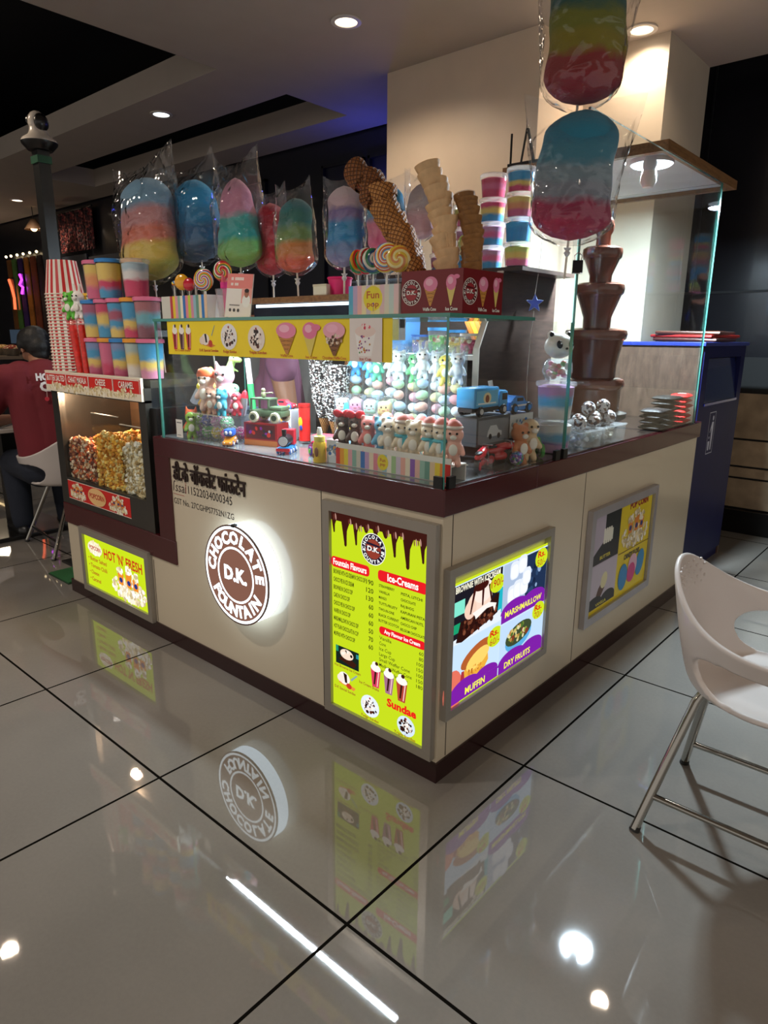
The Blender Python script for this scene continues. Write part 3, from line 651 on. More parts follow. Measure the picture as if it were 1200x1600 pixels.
# --- lettering on the panel
a = Art(inkf('letters')); g_ = text_geo('डी.के चॉकलेट फांऊटेन', .028)
b = Art(inkf('letters')); b.text('डी.के चॉकलेट फांऊटेन', 0, 0, .058, '#2a1712', w=.47, bold=.018)
r = bmesh.ops.extrude_face_region(b.bm, geom=b.bm.faces[:]); bmesh.ops.translate(b.bm, verts=[v for v in r['geom'] if isinstance(v, bmesh.types.BMVert)], vec=(0, -.006, 0))
b.norec = False
b.build('raised_lettering', None, False, loc=(-1.342, -.0006, .752), rot=(0, 0, 0), label='raised dark brown Hindi shop lettering at the top of the cream front panel', cat='lettering')
a.text('ſssai', 0, 0, .04, '#3c2a2a', w=.09, shear=.15); a.rect(.0, .056, .085, .058, '#b04038'); a.rect(.0, -.013, .075, -.011, '#b04038'); a.rect(.09, .0, .092, .06, '#b04038')
a.text('11522034000345', .108, .002, .033, '#2c2624', w=.285); a.text('GST No. 27CGHPS7752N1ZG', 0, -.052, .024, '#2c2624', w=.40)
a.build('licence_sticker', None, False, loc=(-1.353, -.0006, .702), label='flat black licence and tax numbers below the Hindi lettering', cat='sticker')
# --- long yellow ice cream banner on the front glass
a = Art(inkf('banner', .3)); Wb, Hb = 1.125, .12
a.rect(0, 0, Wb, Hb, '#fbdf28'); rd = '#c03a30'
for k_, (x, c) in enumerate(((.05, '#c8283c'), (.095, '#6a4048'), (.14, '#c83a34'))): a.shake(x, .018, .092, .034, c)
a.text('Ice Cream Shake', .045, .012, .007, rd, w=.1, bold=.01)
a.poly([(.21, .04), (.28, .028), (.305, .036), (.225, .052)], '#e08a3a'); a.ell(.245, .056, .024, .02, '#f4ece4'); a.ell(.225, .052, .016, .014, '#efdccf'); a.poly([(.24, .075), (.252, .075), (.256, .045), (.246, .045)], '#2a1410'); a.ell(.275, .042, .012, .012, '#c8402c'); a.poly([(.282, .07), (.303, .105), (.306, .103), (.286, .068)], '#9fb0a8')
a.text('D.K Special Sundae', .205, .014, .009, rd, w=.115, bold=.015)
a.sundae(.385, .066, .044, 5, '#f0eef0'); a.text('Fudge Sundae', .35, .012, .009, rd, w=.075, bold=.015)
a.sundae(.535, .062, .042, 9, '#f0e4d8'); a.text('Triple Sundae', .495, .012, .009, rd, w=.09, bold=.015)
a.cone(.685, .014, .098, .082, '#f08fb0', '#c98a44', '#8a5424', .02); a.text('Waffle Cone', .655, .006, .008, rd, w=.06, bold=.01)
a.cone(.795, .012, .1, .056, '#ee7fa6', '#e6d26a', None); a.ell(.822, .095, .02, .01, '#ee7fa6'); a.text('Ice Cone', .775, .004, .008, rd, w=.05, bold=.01)
a.cone(.9, .014, .098, .08, '#f4b0c2', '#8a5a34', '#4a2a18'); a.blobs(.9, .06, .034, .014, 22, .006, ['#e8d8c4', '#5a3420', '#c8a888'], 3); a.text('Chocolate Waffle Cone', .85, .004, .008, rd, w=.1, bold=.01)
a.rect(.965, 0, 1.09, Hb, '#efe6e2'); a.poly([(1.0, .016), (1.05, .016), (1.066, .082), (.986, .082)], '#fbf8f6'); a.ell(1.026, .084, .04, .016, '#f2dcd4'); a.blobs(1.026, .098, .018, .01, 12, .006, ['#d02848', '#e85a70', '#f8e4e0'], 4)
rd_ = random.Random(4)
for _ in range(22): a.ell(1.026+rd_.uniform(-.026, .026), .048+rd_.uniform(-.026, .026), .0028, .0028, rd_.choice(['#d84a5a', '#4a8a4a', '#8a4a8a', '#c88a2a']), 0, 8)
a.text('Ice Cup', 1.005, .004, .008, rd, w=.045, bold=.01)
bn = thing('ice_cream_banner', 'long yellow vinyl banner of sundaes and cones stuck along the top of the front glass', 'banner', (-1.315, -.0008, 1.242))
a.build('printed_sheet', bn, False)
# --- little blank code card at the left end of the glass
a = Art(inkf('card')); a.rect(0, 0, .045, .07, '#e8e6e0'); a.rect(.006, .056, .038, .06, '#6a6a6a'); a.rect(.006, .008, .03, .011, '#8a8a8a')
t = thing('payment_sticker', 'small white sticker low on the left end of the front glass', 'sticker', (-1.30, -.0006, .925)); a.build('printed_sheet', t, False)
# ================================================================== POPCORN MACHINE
STEEL = M('brushed dark steel', '#5d5a55', .32, metal=.85, var=.08); BLKM = M('black metal', '#131212', .35, coat=.3)
X0, X1, Y1, Z0, Z1 = -2.40, -1.52, .43, .484, 1.14
t = thing('popcorn_machine', 'steel popcorn warmer with red flavour header standing on the low left counter', 'popcorn machine', (-1.96, .2, Z0))
def W(*a): return (a[0]+1.96, a[1]-.2, a[2]-Z0)
b = MB().use(STEEL)
b.box(W(X0, .0, Z0), W(X1, .03, .62)); b.box(W(X0, .0, .62), W(X0+.07, .03, 1.05)); b.box(W(X1-.055, .0, .62), W(X1, .03, 1.05)); b.box(W(X0, 0, 1.04), W(X1, .03, 1.1))
b.box(W(X0, Y1-.02, Z0), W(X1, Y1, 1.1)); b.box(W(X0, .03, Z0), W(X0+.01, Y1, 1.1)); b.box(W(X0, .03, 1.1), W(X1, Y1, 1.132))
b.build('frame', t, False)
b = MB().use(BLKM); b.box(W(X1-.01, .03, Z0), W(X1, Y1, 1.1)); b.box(W(X1, .02, .53), W(X1+.045, .3, 1.02)); b.build('side_panel', t, False)
b = MB().use(M('warm steel lining', '#8a6a50', .3, metal=.6)); b.box(W(X0+.012, Y1-.03, .6), W(X1-.012, Y1-.022, 1.098)); b.box(W(X0+.012, .03, .60), W(X1-.012, Y1-.03, .615)); b.build('lining', t, False)
b = MB().use(GL); b.box(W(X0+.07, .012, .62), W(X1-.055, .017, 1.04)); b.build('glass_front', t, False)
b = MB().use(GL); b.box(W(-2.05, .02, .62), W(-2.046, .3, .96)); b.box(W(-1.79, .02, .62), W(-1.786, .3, .93)); b.use(M('acrylic edge', '#d8cfc0', .2)).box(W(-2.05, .02, .958), W(-1.8, .025, .962)); b.box(W(-1.79, .02, .928), W(-1.60, .025, .932)); b.build('divider', t, False)
rd = random.Random(7)
def kernels(x0, x1, top, cols, sd):
    r = random.Random(sd); b = MB()
    for c in cols: b.use(M('popped '+c, c, .7, var=.2))
    b.use(M('popped '+cols[0], cols[0], .7)).box(W(x0+.004, .034, .617), W(x1-.004, .26, top-.035))
    for i in range(900):
        x = r.uniform(x0+.008, x1-.008); bias = math.sin((x-x0)/(x1-x0)*PI)*.03
        if i < 640: y, z = r.uniform(.022, .034), .622+(top+bias-.622)*r.random()
        else: y = r.uniform(.03, .25); z = top+bias-.02+r.uniform(-.015, .012)
        b.use(b.mats[r.randrange(len(cols))]); k = r.uniform(.0075, .0125)
        g = bmesh.ops.create_icosphere(b.bm, subdivisions=1, radius=k)
        q = Vector((r.uniform(.7, 1.2), r.uniform(.7, 1), r.uniform(.7, 1.2)))
        for v in g['verts']: v.co = Vector((v.co.x*q.x, v.co.y*q.y, v.co.z*q.z))*r.uniform(.75, 1.25)+Vector(W(x, y, z))
        b._fin({f for v in g['verts'] for f in v.link_faces})
    return b
kernels(-2.325, -2.052, .80, ['#e8c8a0', '#8a4630', '#c88a58', '#f0dcc0', '#6a3424', '#d8683c'], 1).build('caramel_popcorn', t, kind='stuff', label='brown and red caramel popcorn')
kernels(-2.045, -1.792, .85, ['#eeb23c', '#f6c860', '#d8942c', '#f8dc90', '#c88424'], 2).build('cheese_popcorn', t, kind='stuff', label='golden yellow popcorn')
kernels(-1.785, -1.58, .83, ['#f0e4c8', '#e4d2a4', '#c8b488', '#faf2e0', '#b49a68'], 3).build('salted_popcorn', t, kind='stuff', label='pale salted popcorn')
a = Art(inkf('header', .4)); wh_, hh_ = .895, .095
a.rect(0, 0, wh_, hh_, '#eee2cc'); a.rect(0, .03, wh_, hh_-.008, '#d8281f'); a.blobs(wh_/2, .02, wh_*.47, .016, 160, .008, ['#f4e6c4', '#e4d0a0', '#fff6e0', '#cdb888'], 3)
for i in range(4):
    u = .005+i*.222; a.blobs(u+.11, .028, .06, .016, 36, .008, ['#f4e6c4', '#e4d0a0', '#fff6e0', '#cdb888'], 20+i)
    a.rect(u, .03, u+.003, hh_-.01, '#f4f0e4'); a.rect(u, hh_-.012, u+.218, hh_-.009, '#f4f0e4'); a.rect(u+.216, .03, u+.219, hh_-.01, '#f4f0e4')
    s = ('BUTTER SALTED', 'CHAAT MASALA', 'CHEESE', 'CARAMEL')[i]; a.text(s, u+.11, .05, .026, '#faf4ea', w=(.19, .18, .09, .125)[i], al='c', bold=.02)
b = MB().use(M('header board', '#e8dcc4', .5)); b.box(W(-2.42, -.012, 1.046), W(-1.525, 0.0, 1.142)); hb = b.build('flavour_header', t, False)
a.build('printed_sheet', hb, False, loc=W(-2.42, -.0124, 1.0465))
a = Art(inkf('footer', .35)); a.rect(0, 0, .61, .095, '#cf2320'); a.rect(0, .092, .61, .095, '#f0e0d0'); a.rect(0, 0, .61, .003, '#f0e0d0')
a.corn(.1, .05, .085, .05, 3, 70); a.corn(.5, .05, .085, .05, 8, 70); a.ell(.3, .048, .088, .043, '#edc184'); a.text('POPCORN', .3, .038, .024, '#b8321e', w=.145, al='c', bold=.04)
a.build('popcorn_sticker', t, False, loc=W(-2.325, -.0006, .515))
lamp('warmer_lamp', 'POINT', (-2.1, .10, 1.03), 14, (1, .66, .42), .03)
MT = 1.142   # header top is the highest edge; the lid lies at 1.132
ML = 1.1325

# striped paper cups, upside down
cupm = STRIPES('striped paper', ['#f6efe2', '#cf2a2c'], 18)
def cup_mesh():
    b = MB().use(cupm); b.lathe([(.088, 0), (.066, .158), (.0655, .157), (.0865, .001)], 40, cap=False)
    b.lathe([(0, .150), (.0665, .150)], 40, cap=False)
    b.use(M('paper rim', '#efe6d6', .5)); b.lathe([(.0885, .0), (.091, .003), (.0885, .006), (.086, .003), (.0885, .0)], 32, cap=False); return b.mesh('striped_cup')
cm = cup_mesh(); NC = 25
for i in range(NC):
    put(cm, 'striped_cup', None, (-2.372, .105, ML+.002+(NC-1-i)*.0150), (0, 0, i*.7), ('topmost red and white striped paper cup, whole and upside down on the tall cup stack' if i == 0 else '%s upside-down striped cup counted from the top of the tall cup stack' % ordinal(i)), 'paper cup', 'striped popcorn cups stacked upside down')
# red candy straws with animal heads
def critter(name, base_col, loc, label, rz=0., s=1., ears='round', cat='toy topper', group=None, extra=None, belly='#f4efe4', eye=True, parent=None):
    """small moulded animal: body + head in one skin, ears, eyes, belly as parts"""
    body = [((0, 0, .0), .011, (0, 0, .018), .013), ((0, 0, .035), (.0165, .015, .015)), ((-.012, -.002, .014), .005, (-.016, -.008, .004), .005), ((.012, -.002, .014), .005, (.016, -.008, .004), .005), ((-.007, -.002, -.008), .0055, (-.008, -.004, -.016), .006), ((.007, -.002, -.008), .0055, (.008, -.004, -.016), .006)]
    if ears == 'round': body += [((-.011, 0, .048), (.006, .004, .006)), ((.011, 0, .048), (.006, .004, .006))]
    if ears == 'long': body += [((-.006, 0, .045), .0042, (-.008, 0, .066), .004), ((.006, 0, .045), .0042, (.008, 0, .066), .004)]
    if ears == 'point': body += [((-.011, 0, .044), .005, (-.013, 0, .056), .002), ((.011, 0, .044), .005, (.013, 0, .056), .002)]
    key = ('critter', base_col, ears)
    if key not in _MC: _MC[key] = blob_mesh('body', body, [M('moulded '+base_col, base_col, .45, sss=.1)], .0022, 3)
    if key+('f',) not in _MC:
        b = MB().use(M('eye black', '#120e10', .2)); b.ball((-.006, -.0145, .038), .0022, None, 8, 6); b.ball((.006, -.0145, .038), .0022, None, 8, 6)
        _MC[key+('f',)] = b.mesh('eyes')
        b = MB().use(M('soft '+belly, belly, .5)); b.ball((0, -.0125, .010), (.008, .003, .010), None, 10, 8); b.ball((0, -.0145, .0315), (.006, .004, .0042), None, 10, 8); _MC[key+('b',)] = b.mesh('muzzle_and_belly')
    t = thing(name, label, cat, loc, rz, group) if parent is None else put(None, name, parent, loc, (0, 0, rz))
    t.scale = (s, s, s)
    put(_MC[key], 'body', t); put(_MC[key+('f',)], 'eyes', t); put(_MC[key+('b',)], 'muzzle_and_belly', t)
    if extra: extra(t)
    return t
_MC = {}
def straw(loc, tilt, col_top, ears, label, h=.25):
    t = thing('candy_tube', label, 'candy tube', loc, group='red candy tubes with animal tops', rot=tilt)
    b = MB().use(M('red candy', '#e2392e', .35, var=.25, vs=60, bump=.4, bs=90)); b.lathe([(0, .002), (.015, .002), (.015, h-.03), (0, h-.03)], 14, cap=False); b.build('candy', t)
    b = MB().use(CLEAR('tube plastic', '#ffe8e4', 1.)); b.lathe([(0, 0), (.0185, 0), (.0185, h), (0, h)], 18, cap=False); b.build('tube', t)
    c = critter('animal_top', col_top, (0, 0, h+.030), None, .5, 1.75, ears, parent=t)
    return t
straw((-2.150, .04, ML+.002), (0, -.13, 0), '#5fbf3a', 'round', 'red candy tube topped with a bright green frog beside the cup stack')
straw((-2.205, .065, ML+.002), (0, -.2, 0), '#f0a8b4', 'round', 'red candy tube topped with a pink pig, leaning behind the green frog one')
straw((-2.105, .05, ML+.002), (0, -.06, 0), '#f2efe8', 'long', 'red candy tube topped with a white rabbit, right of the green frog one')
straw((-2.09, .10, ML+.002), (0, .02, 0), '#eae4d8', 'point', 'red candy tube topped with a cream kitten, nearest the candy floss tubs')
straw((-2.155, .115, ML+.002), (0, -.1, 0), '#e8b83c', 'point', 'red candy tube topped with a yellow chick, behind the frog one')

# ------------------------------------------------------------------ candy floss tubs
P_, BL_, Y_, W_c, R_c = '#e0678f', '#3f9fd0', '#f0cf6a', '#e9e6e4', '#d83a68'
FILL = {'a': [BL_, Y_, '#c98aa8'], 'b': [R_c, P_, P_], 'c': ['#d05a80', Y_, BL_, '#7f93c4'], 'd': ['#efe6da', Y_, '#b4c6c0'], 'e': ['#d88aa8', Y_, BL_, BL_], 'f': [R_c, Y_, BL_, BL_],
        'g': [Y_, BL_, '#b0587c'], 'h': [Y_, BL_, '#b0506c', BL_], 'i': ['#8a5060', '#6fb2c0', '#b06a70'], 'j': [Y_, Y_, '#e0708a', '#6aa0c0'], 'k': [BL_, R_c, Y_, Y_], 'l': [R_c, R_c, W_c, '#b0c8d4'],
        'm': ['#2e9fe0', '#2e9fe0', '#3fb2ea'], 'n': [P_, '#f0a06a', Y_], 'o': [R_c, P_, '#d8486a'], 'p': [BL_, P_, '#c890b0'], 'q': [P_, Y_, '#cfd86a'], 'r': [W_c, '#44aee0', '#b884b8'], 's': ['#b884b8', BL_, W_c], 't': [BL_, Y_, R_c]}
def tub(loc, fill, lid, label, r=.054, h=.163, group=None, name='candy_floss_tub'):
    t = thing(name, label, 'candy floss tub', loc, 0, group)
    k = ('tub', r, h)
    if k not in _MC:
        b = MB().use(CLEAR('tub plastic', '#fdfdfd', .9, milky=.05)); b.lathe([(0, 0), (r*.86, 0), (r, h-.012), (r*1.03, h-.012)], 28, cap=False); _MC[k] = b.mesh('cup')
    if k+(lid,) not in _MC:
        b = MB().use(M('lid '+lid, lid, .35, coat=.2)) if lid != 'clear' else MB().use(CLEAR('clear lid', '#ffffff', 1., milky=.25))
        b.lathe([(0, h), (r*1.0, h), (r*1.07, h-.003), (r*1.07, h-.016), (r*1.02, h-.016)], 28, cap=False); _MC[k+(lid,)] = b.mesh('lid')
    if k+(fill, 'f') not in _MC:
        b = MB().use(BANDS('floss fill '+fill, FILL[fill], .12, .25, .35, 8)); b.lathe([(0, .003), (r*.83, .003), (r*.955, h-.02), (r*.7, h-.014), (0, h-.014)], 26, cap=False); _MC[k+(fill, 'f')] = b.mesh('candy_floss')
    put(_MC[k], 'cup', t); put(_MC[k+(fill, 'f')], 'candy_floss', t); put(_MC[k+(lid,)], 'lid', t); return t
GT = 'candy floss tubs on the popcorn machine'
PK, BLU, AMB = '#e8769c', '#2f86d0', '#f0a02a'
RX = [-2.030, -1.915, -1.800, -1.690, -1.575]
rows = [(['c', 'b', 'c', 'd', 'e'], [PK, AMB, BLU, AMB, PK], 'bottom row'), (['g', 't', 'h', 'f', 'i'], [BLU, PK, PK, AMB, PK], 'middle row')]
SP = ['leftmost', 'second from left', 'centre', 'second from right', 'rightmost']; LN = {PK: 'pink', BLU: 'blue', AMB: 'amber'}
for j, (fs, ls, nm) in enumerate(rows):
    for i in range(5):
        tub((RX[i], .075+(.004 if i % 2 else 0), ML+.001+j*.1645), fs[i], ls[i], '%s-lidded candy floss tub, %s of the %s on the popcorn machine' % (LN[ls[i]], SP[i], nm), .0535, .163, GT)
for x, f, l, s in ((-1.985, 'n', PK, 'pink-lidded blue, red and yellow candy floss tub at the left of the top row'), (-1.872, 'k', BLU, 'blue-lidded candy floss tub in the middle of the top row'), (-1.80, 'q', AMB, 'amber-lidded candy floss tub tucked at the right of the top row')):
    tub((x, .078 if l != AMB else .16, ML+.001+2*.1645), f, l, s, .0535, .163, GT)
tub((-1.66, .082, ML+.001+2*.1645), 'l', 'clear', 'clear-lidded tub with red and white floss below the first candy bag', .056, .15, GT)

# ------------------------------------------------------------------ bagged candy floss
def floss(name, label, loc, w, h, cols, taper=.8, tilt=0., lean=0., stick=.4, bagw=1.35, ear=.22, seed=1, group=None, rz=0., flat=.62, stick_to=None, mname=None, hang=False, shape=1.):
    """candy floss on a stick inside a creased clear bag; origin at the floss base"""
    rd = random.Random(seed); t = thing(name, label, 'candy floss', loc, 0, group, rot=(lean, tilt, rz))
    b = MB().use(BANDS(mname or 'floss '+label[:24], cols, .07, .22, .6, 10)); R0 = w/2
    ph = [rd.uniform(0, 6.28) for _ in range(6)]
    def P(u, v):
        a = u*2*PI; pr = (math.sin(min(1, v*5.5)*PI/2)**.6)*(math.sin(min(1, (1-v)*5.)*PI/2)**.6)
        pr *= 1-(1-taper)*v**1.5*shape
        k = 1.04+.03*math.sin(3*a+ph[0]+4*v)+.02*math.sin(7*v*PI+ph[1]+a)+.02*math.sin(5*a+ph[2]-9*v)
        return (R0*pr*k*math.cos(a)+.008*math.sin(5*v+ph[3]), R0*pr*k*flat*math.sin(a), h*v)
    b.grid(P, 36, 30, True); bmesh.ops.remove_doubles(b.bm, verts=b.bm.verts, dist=1e-5); b.build('candy_floss', t)
    # bag: a flattened sleeve, open top flaring to two corners, gathered below
    g = MB().use(CLEAR('cellophane bag', '#fcfcfd', 1.4, .05, wrinkle=1., wscale=19, milky=.02)); H = h*1.06+ear*.2
    def Q(u, v):
        a = u*2*PI; z = -.03*h+v*H
        f = math.sin(min(1, (v+.02)*5)*PI/2)**.6
        wx = w*.5*(1.10+(bagw-1.10)*max(0, (v-.3)/.7)**1.2)*f; dy = w*.5*flat*1.12*f*(1-max(0, (v-.62)/.38)**1.2)+.0012
        c, s_ = math.cos(a), math.sin(a); cc = math.copysign(abs(c)**.75, c)
        k = 1+.025*math.sin(6*a+ph[4]+7*v)+.02*math.sin(11*a+17*v+ph[5]); z2 = z+(ear*.42*abs(c)**1.5*(v**6) if v > .8 else 0)-(.05*ear*v**4*math.sin(3*a+ph[0]))
        return (wx*cc*k, dy*s_*k, z2)
    g.grid(Q, 44, 26, True); g.norec = True
    g.build('clear_bag', t, ang=28)
    s = MB().use(M('white stick', '#e9e2d6', .5)); s.cyl((0, 0, -stick), (0, 0, h*.5), .0035, None, 8); s.build('stick', t)
    s = MB().use(M('tie', '#d8d8dc', .4)); s.lathe([(.004, -.045), (.010, -.035), (.006, -.028), (.012, -.02)], 10, cap=False); s.build('tie', t)
    return t
GB = 'bagged candy floss over the display case'
floss('bagged_candy_floss', 'large blue, red and yellow candy floss bag at the far left above the tubs', (-1.80, .25, 1.545), .315, .425, ['#c9c95a', '#e6c85c', '#e0785f', '#c98a8a', '#7fa9c4', '#77a6c6'], .86, -.09, 0, .40, 1.6, .14, 3, GB)
floss('bagged_candy_floss', 'deep blue candy floss bag just right of the far-left one', (-1.645, .395, 1.625), .28, .345, ['#3a5f80', '#2f6a98', '#2289bd', '#1f9fdc', '#2aa6e2'], .66, -.13, 0, .485, 1.25, .13, 5, GB)
floss('bagged_candy_floss', 'pointed pink, teal and green candy floss bag in the middle of the left group', (-1.355, .385, 1.585), .235, .345, ['#8fc65a', '#7fc672', '#2fb3b0', '#3fb0ac', '#d98fae', '#e29ab8', '#e0a0b8'], .5, -.02, 0, .2, 1.25, .16, 7, GB)
floss('bagged_candy_floss', 'red candy floss bag half hidden behind the green and orange one', (-1.25, .47, 1.555), .16, .28, ['#c8283c', '#c42f40', '#b8283a'], .85, 0, 0, .20, 1.1, .10, 9, GB)
floss('bagged_candy_floss', 'green and orange candy floss bag beside the red one', (-.995, .375, 1.545), .17, .265, ['#d8583a', '#d98a4a', '#7a9a5a', '#3f8078', '#3a7a80'], .8, -.05, 0, .125, 1.15, .09, 11, GB)
floss('bagged_candy_floss', 'white over blue candy floss bag left of the waffle cone stack', (-.742, .375, 1.55), .15, .27, ['#7a7fb4', '#6f8ac0', '#2a92d0', '#2f90cc', '#8a78b0', '#d8bcc8', '#dcc8d0'], .85, .02, 0, .14, 1.45, .05, 13, GB, shape=.6)
floss('bagged_candy_floss', 'blue over pink candy floss bag partly behind the waffle cone stack', (-.55, .385, 1.58), .16, .22, ['#e2588a', '#e27a9c', '#5fa0c8', '#48aee0'], .8, 0, 0, .22, 1.2, .05, 15, GB)
floss('bagged_candy_floss', 'empty-topped greyish pink candy floss bag behind the wafer cones', (-.42, .40, 1.62), .10, .17, ['#d8a8b4', '#c8b8bc'], .7, 0, 0, .24, 1.4, .08, 17, GB)
hang = [('blue, grey and pink candy floss bag hanging lowest over the right-hand glass', (.015, .585, 1.601), .227, .362, ['#c8285a', '#b83a64', '#9aa4b4', '#93adbb', '#4f9fba', '#3f97b8', '#3a93b4'], 21),
        ('teal, yellow and red candy floss bag hanging at the top edge of the picture', (.008, .595, 1.976), .217, .405, ['#a8283f', '#b03a3c', '#a89a2c', '#8f942c', '#2c6a62', '#23737c', '#236f80'], 23)]
for lab, loc, w, h, cols, sd in hang:
    floss('hanging_candy_floss', lab, loc, w, h, cols, .8, .04, 0, .11, 1.5, .05, sd, 'candy floss clipped to the tall glass edge', shape=.7, flat=.7, rz=.5)
def clip(loc, label):
    t = thing('binder_clip', label, 'binder clip', loc, .5)
    b = MB().use(M('clip black', '#0b0b0b', .4)); b.prism([(-.013, -.02), (.013, -.02), (.006, .02), (-.006, .02)], -.016, .016, 'YZ'); b.build('body', t, False)
    b = MB().use(M('clip wire', '#b8b8bc', .25, metal=.9)); b.tube([(-.01, -.012, -.018), (-.012, -.03, -.022), (0, -.042, -.024), (.012, -.03, -.022), (.01, -.012, -.018)], .0016, 6); b.tube([(-.01, .004, .018), (-.012, .006, .035), (0, .007, .045), (.012, .006, .035), (.01, .004, .018)], .0016, 6); b.build('wire_handle', t)
clip((.0, .69, 1.535), 'black binder clip on the tall glass edge under the lower hanging candy floss')
clip((.0, .69, 1.945), 'black binder clip on the tall glass edge between the two hanging candy floss bags')

# ================================================================== ON TOP OF THE CASE
def lolly(loc, rz, cols, label, r=.033, h=.11, group='lollipops standing in the striped boxes', tilt=(0, 0)):
    t = thing('lollipop', label, 'lollipop', loc, rz, group, rot=(tilt[0], tilt[1], rz))
    nm = 'swirl '+cols[0]+str(len(cols))+cols[-1]
    b = MB().use(SWIRL(nm, cols) if len(cols) > 1 else M('candy '+cols[0], cols[0], .15, coat=.6)); b.ball((0, 0, 0), (r, .009, r), None, 24, 12); b.build('candy_disc', t, loc=(0, 0, h+r*.9))
    b = MB().use(M('white stick', '#e9e2d6', .5)); b.cyl((0, 0, 0), (0, 0, h+.01), .0022, None, 8); b.build('stick', t)
    b = MB().use(CLEAR('wrapper', '#ffffff', 1., .05, wrinkle=.6, wscale=60, milky=.05)); b.lathe([(.004, h-.035), (.013, h-.05), (.005, h-.022), (.012, h), (r*.75, h+r*.3)], 14, cap=False); b.build('wrapper', t)
    return t
RB = ['#e2312c', '#f6f1e4', '#2f9a4a', '#f2b01e', '#e86a2c', '#f6f1e4', '#2f6fc0']
def striped_box(name, label, x0, x1, y0, y1, z0, h, cols, blank=.0, logo=None):
    t = thing(name, label, 'box', ((x0+x1)/2, (y0+y1)/2, z0)); w = x1-x0; d = y1-y0
    b = MB().use(M('white card', '#e8e4dc', .5)); th = .002
    b.box((-w/2, -d/2, 0), (w/2, d/2, th)); b.box((-w/2, -d/2, th), (w/2, -d/2+th, h)); b.box((-w/2, d/2-th, th), (w/2, d/2, h)); b.box((-w/2, -d/2+th, th), (-w/2+th, d/2-th, h)); b.box((w/2-th, -d/2+th, th), (w/2, d/2-th, h)); b.build('carton', t, False)
    a = Art(inkf('box', .35)); n = len(cols); u0 = w*blank
    if blank: a.rect(0, 0, u0, h, '#d8d6cc')
    for i, c in enumerate(cols): a.rect(u0+(w-u0)*i/n, 0, u0+(w-u0)*(i+1)/n, h, c)
    if logo: logo(a, w, h)
    a.build('printed_front', t, False, loc=(-w/2, -d/2-.0003, 0))
    return t
ST = ['#c8414a', '#f0d23c', '#e8a0b0', '#8fb8a8', '#f2ead4', '#3a76c0', '#e88a9a', '#c8d848', '#d890a8', '#9ac0d0', '#6a9a8a', '#e8d8b8', '#2f7ac8', '#e8c8a8']
striped_box('lollipop_box', 'striped lollipop box at the left end of the glass top', -1.40, -1.10, .035, .115, TOP, .082, ST, .2)
def fun(a, w, h):
    a.ell(w*.5, h*.55, w*.19, h*.42, '#f2e23a'); a.text('Fun', w*.5, h*.56, h*.24, '#c8602c', w=w*.25, al='c', bold=.02); a.text('pop', w*.5, h*.28, h*.18, '#c8602c', w=w*.24, al='c', bold=.02); a.ell(w*.51, h*.38, h*.035, h*.035, '#8a4ab0'); a.rect(w*.506, h*.12, w*.514, h*.36, '#8a4ab0')
striped_box('lollipop_box', 'pastel striped fun pop lollipop box beside the maroon cone box', -.405, -.212, .05, .12, TOP, .082, ['#5fb2dc', '#c8b0d8', '#f0b8c0', '#f2e2c0', '#d8c8e0', '#f2dca0', '#f4e6b0', '#e8c8d0', '#e6e0d4', '#cfe0e0', '#f0d0d4'], 0, fun)
LL = [(-1.368, ['#2f7ac0', '#f0d23c', '#e86a2c', '#f6f1e4'], 'thin blue and yellow twisted lollipop at the left end of the left box', .010, .12), (-1.315, ['#e8a818'], 'plain round yellow lollipop in the left box', .030, .105), (-1.268, ['#c81830'], 'small red heart-coloured lollipop in the left box', .024, .10),
      (-1.225, ['#e8583a', '#f0a03a'], 'thin orange lollipop in the left box', .009, .115), (-1.172, RB, 'large rainbow swirl lollipop in the left box', .040, .098), (-1.055, ['#c8283c', '#f6f1e4', '#2f8a4a', '#f0b83c', '#c8283c'], 'red and white swirl lollipop behind the payment card', .036, .125)]
for x, c, lab, r, h in LL: lolly((x, .075, TOP+.003), .5 if r > .012 else 1.4, c, lab, r, h)
RL = [(-.395, ['#e2312c', '#f2b01e', '#2f9a4a'], 'narrow edge-on rainbow lollipop at the left of the fun pop box', .036, 1.55), (-.365, ['#d8282c', '#f6f1e4', '#e86a2c', '#2f9a4a'], 'red and green edge-on lollipop, second from the left of the fun pop box', .038, 1.3), (-.335, ['#2f8a5a', '#f6f1e4', '#1f5a8a'], 'green edge-on swirl lollipop in the middle of the fun pop box', .036, 1.2),
      (-.287, ['#e2312c', '#f6d23c', '#f6f1e4', '#2f9ad0', '#e86a2c', '#f6f1e4'], 'largest face-on rainbow swirl lollipop in the fun pop box', .042, .5), (-.24, ['#e8c03c', '#f6e8a0', '#d8843c'], 'yellow swirl lollipop half behind the waffle cones', .036, .5)]
for i, (x, c, lab, r, z) in enumerate(RL): lolly((x, .08+.006*(i % 2), TOP+.003), z, c, lab, r, .115)
lolly((-.16, .30, TOP), .5, ['#8fae5a', '#e8d8a0', '#b8a05a'], 'pale green swirl lollipop standing behind the waffle cones', .034, .17)
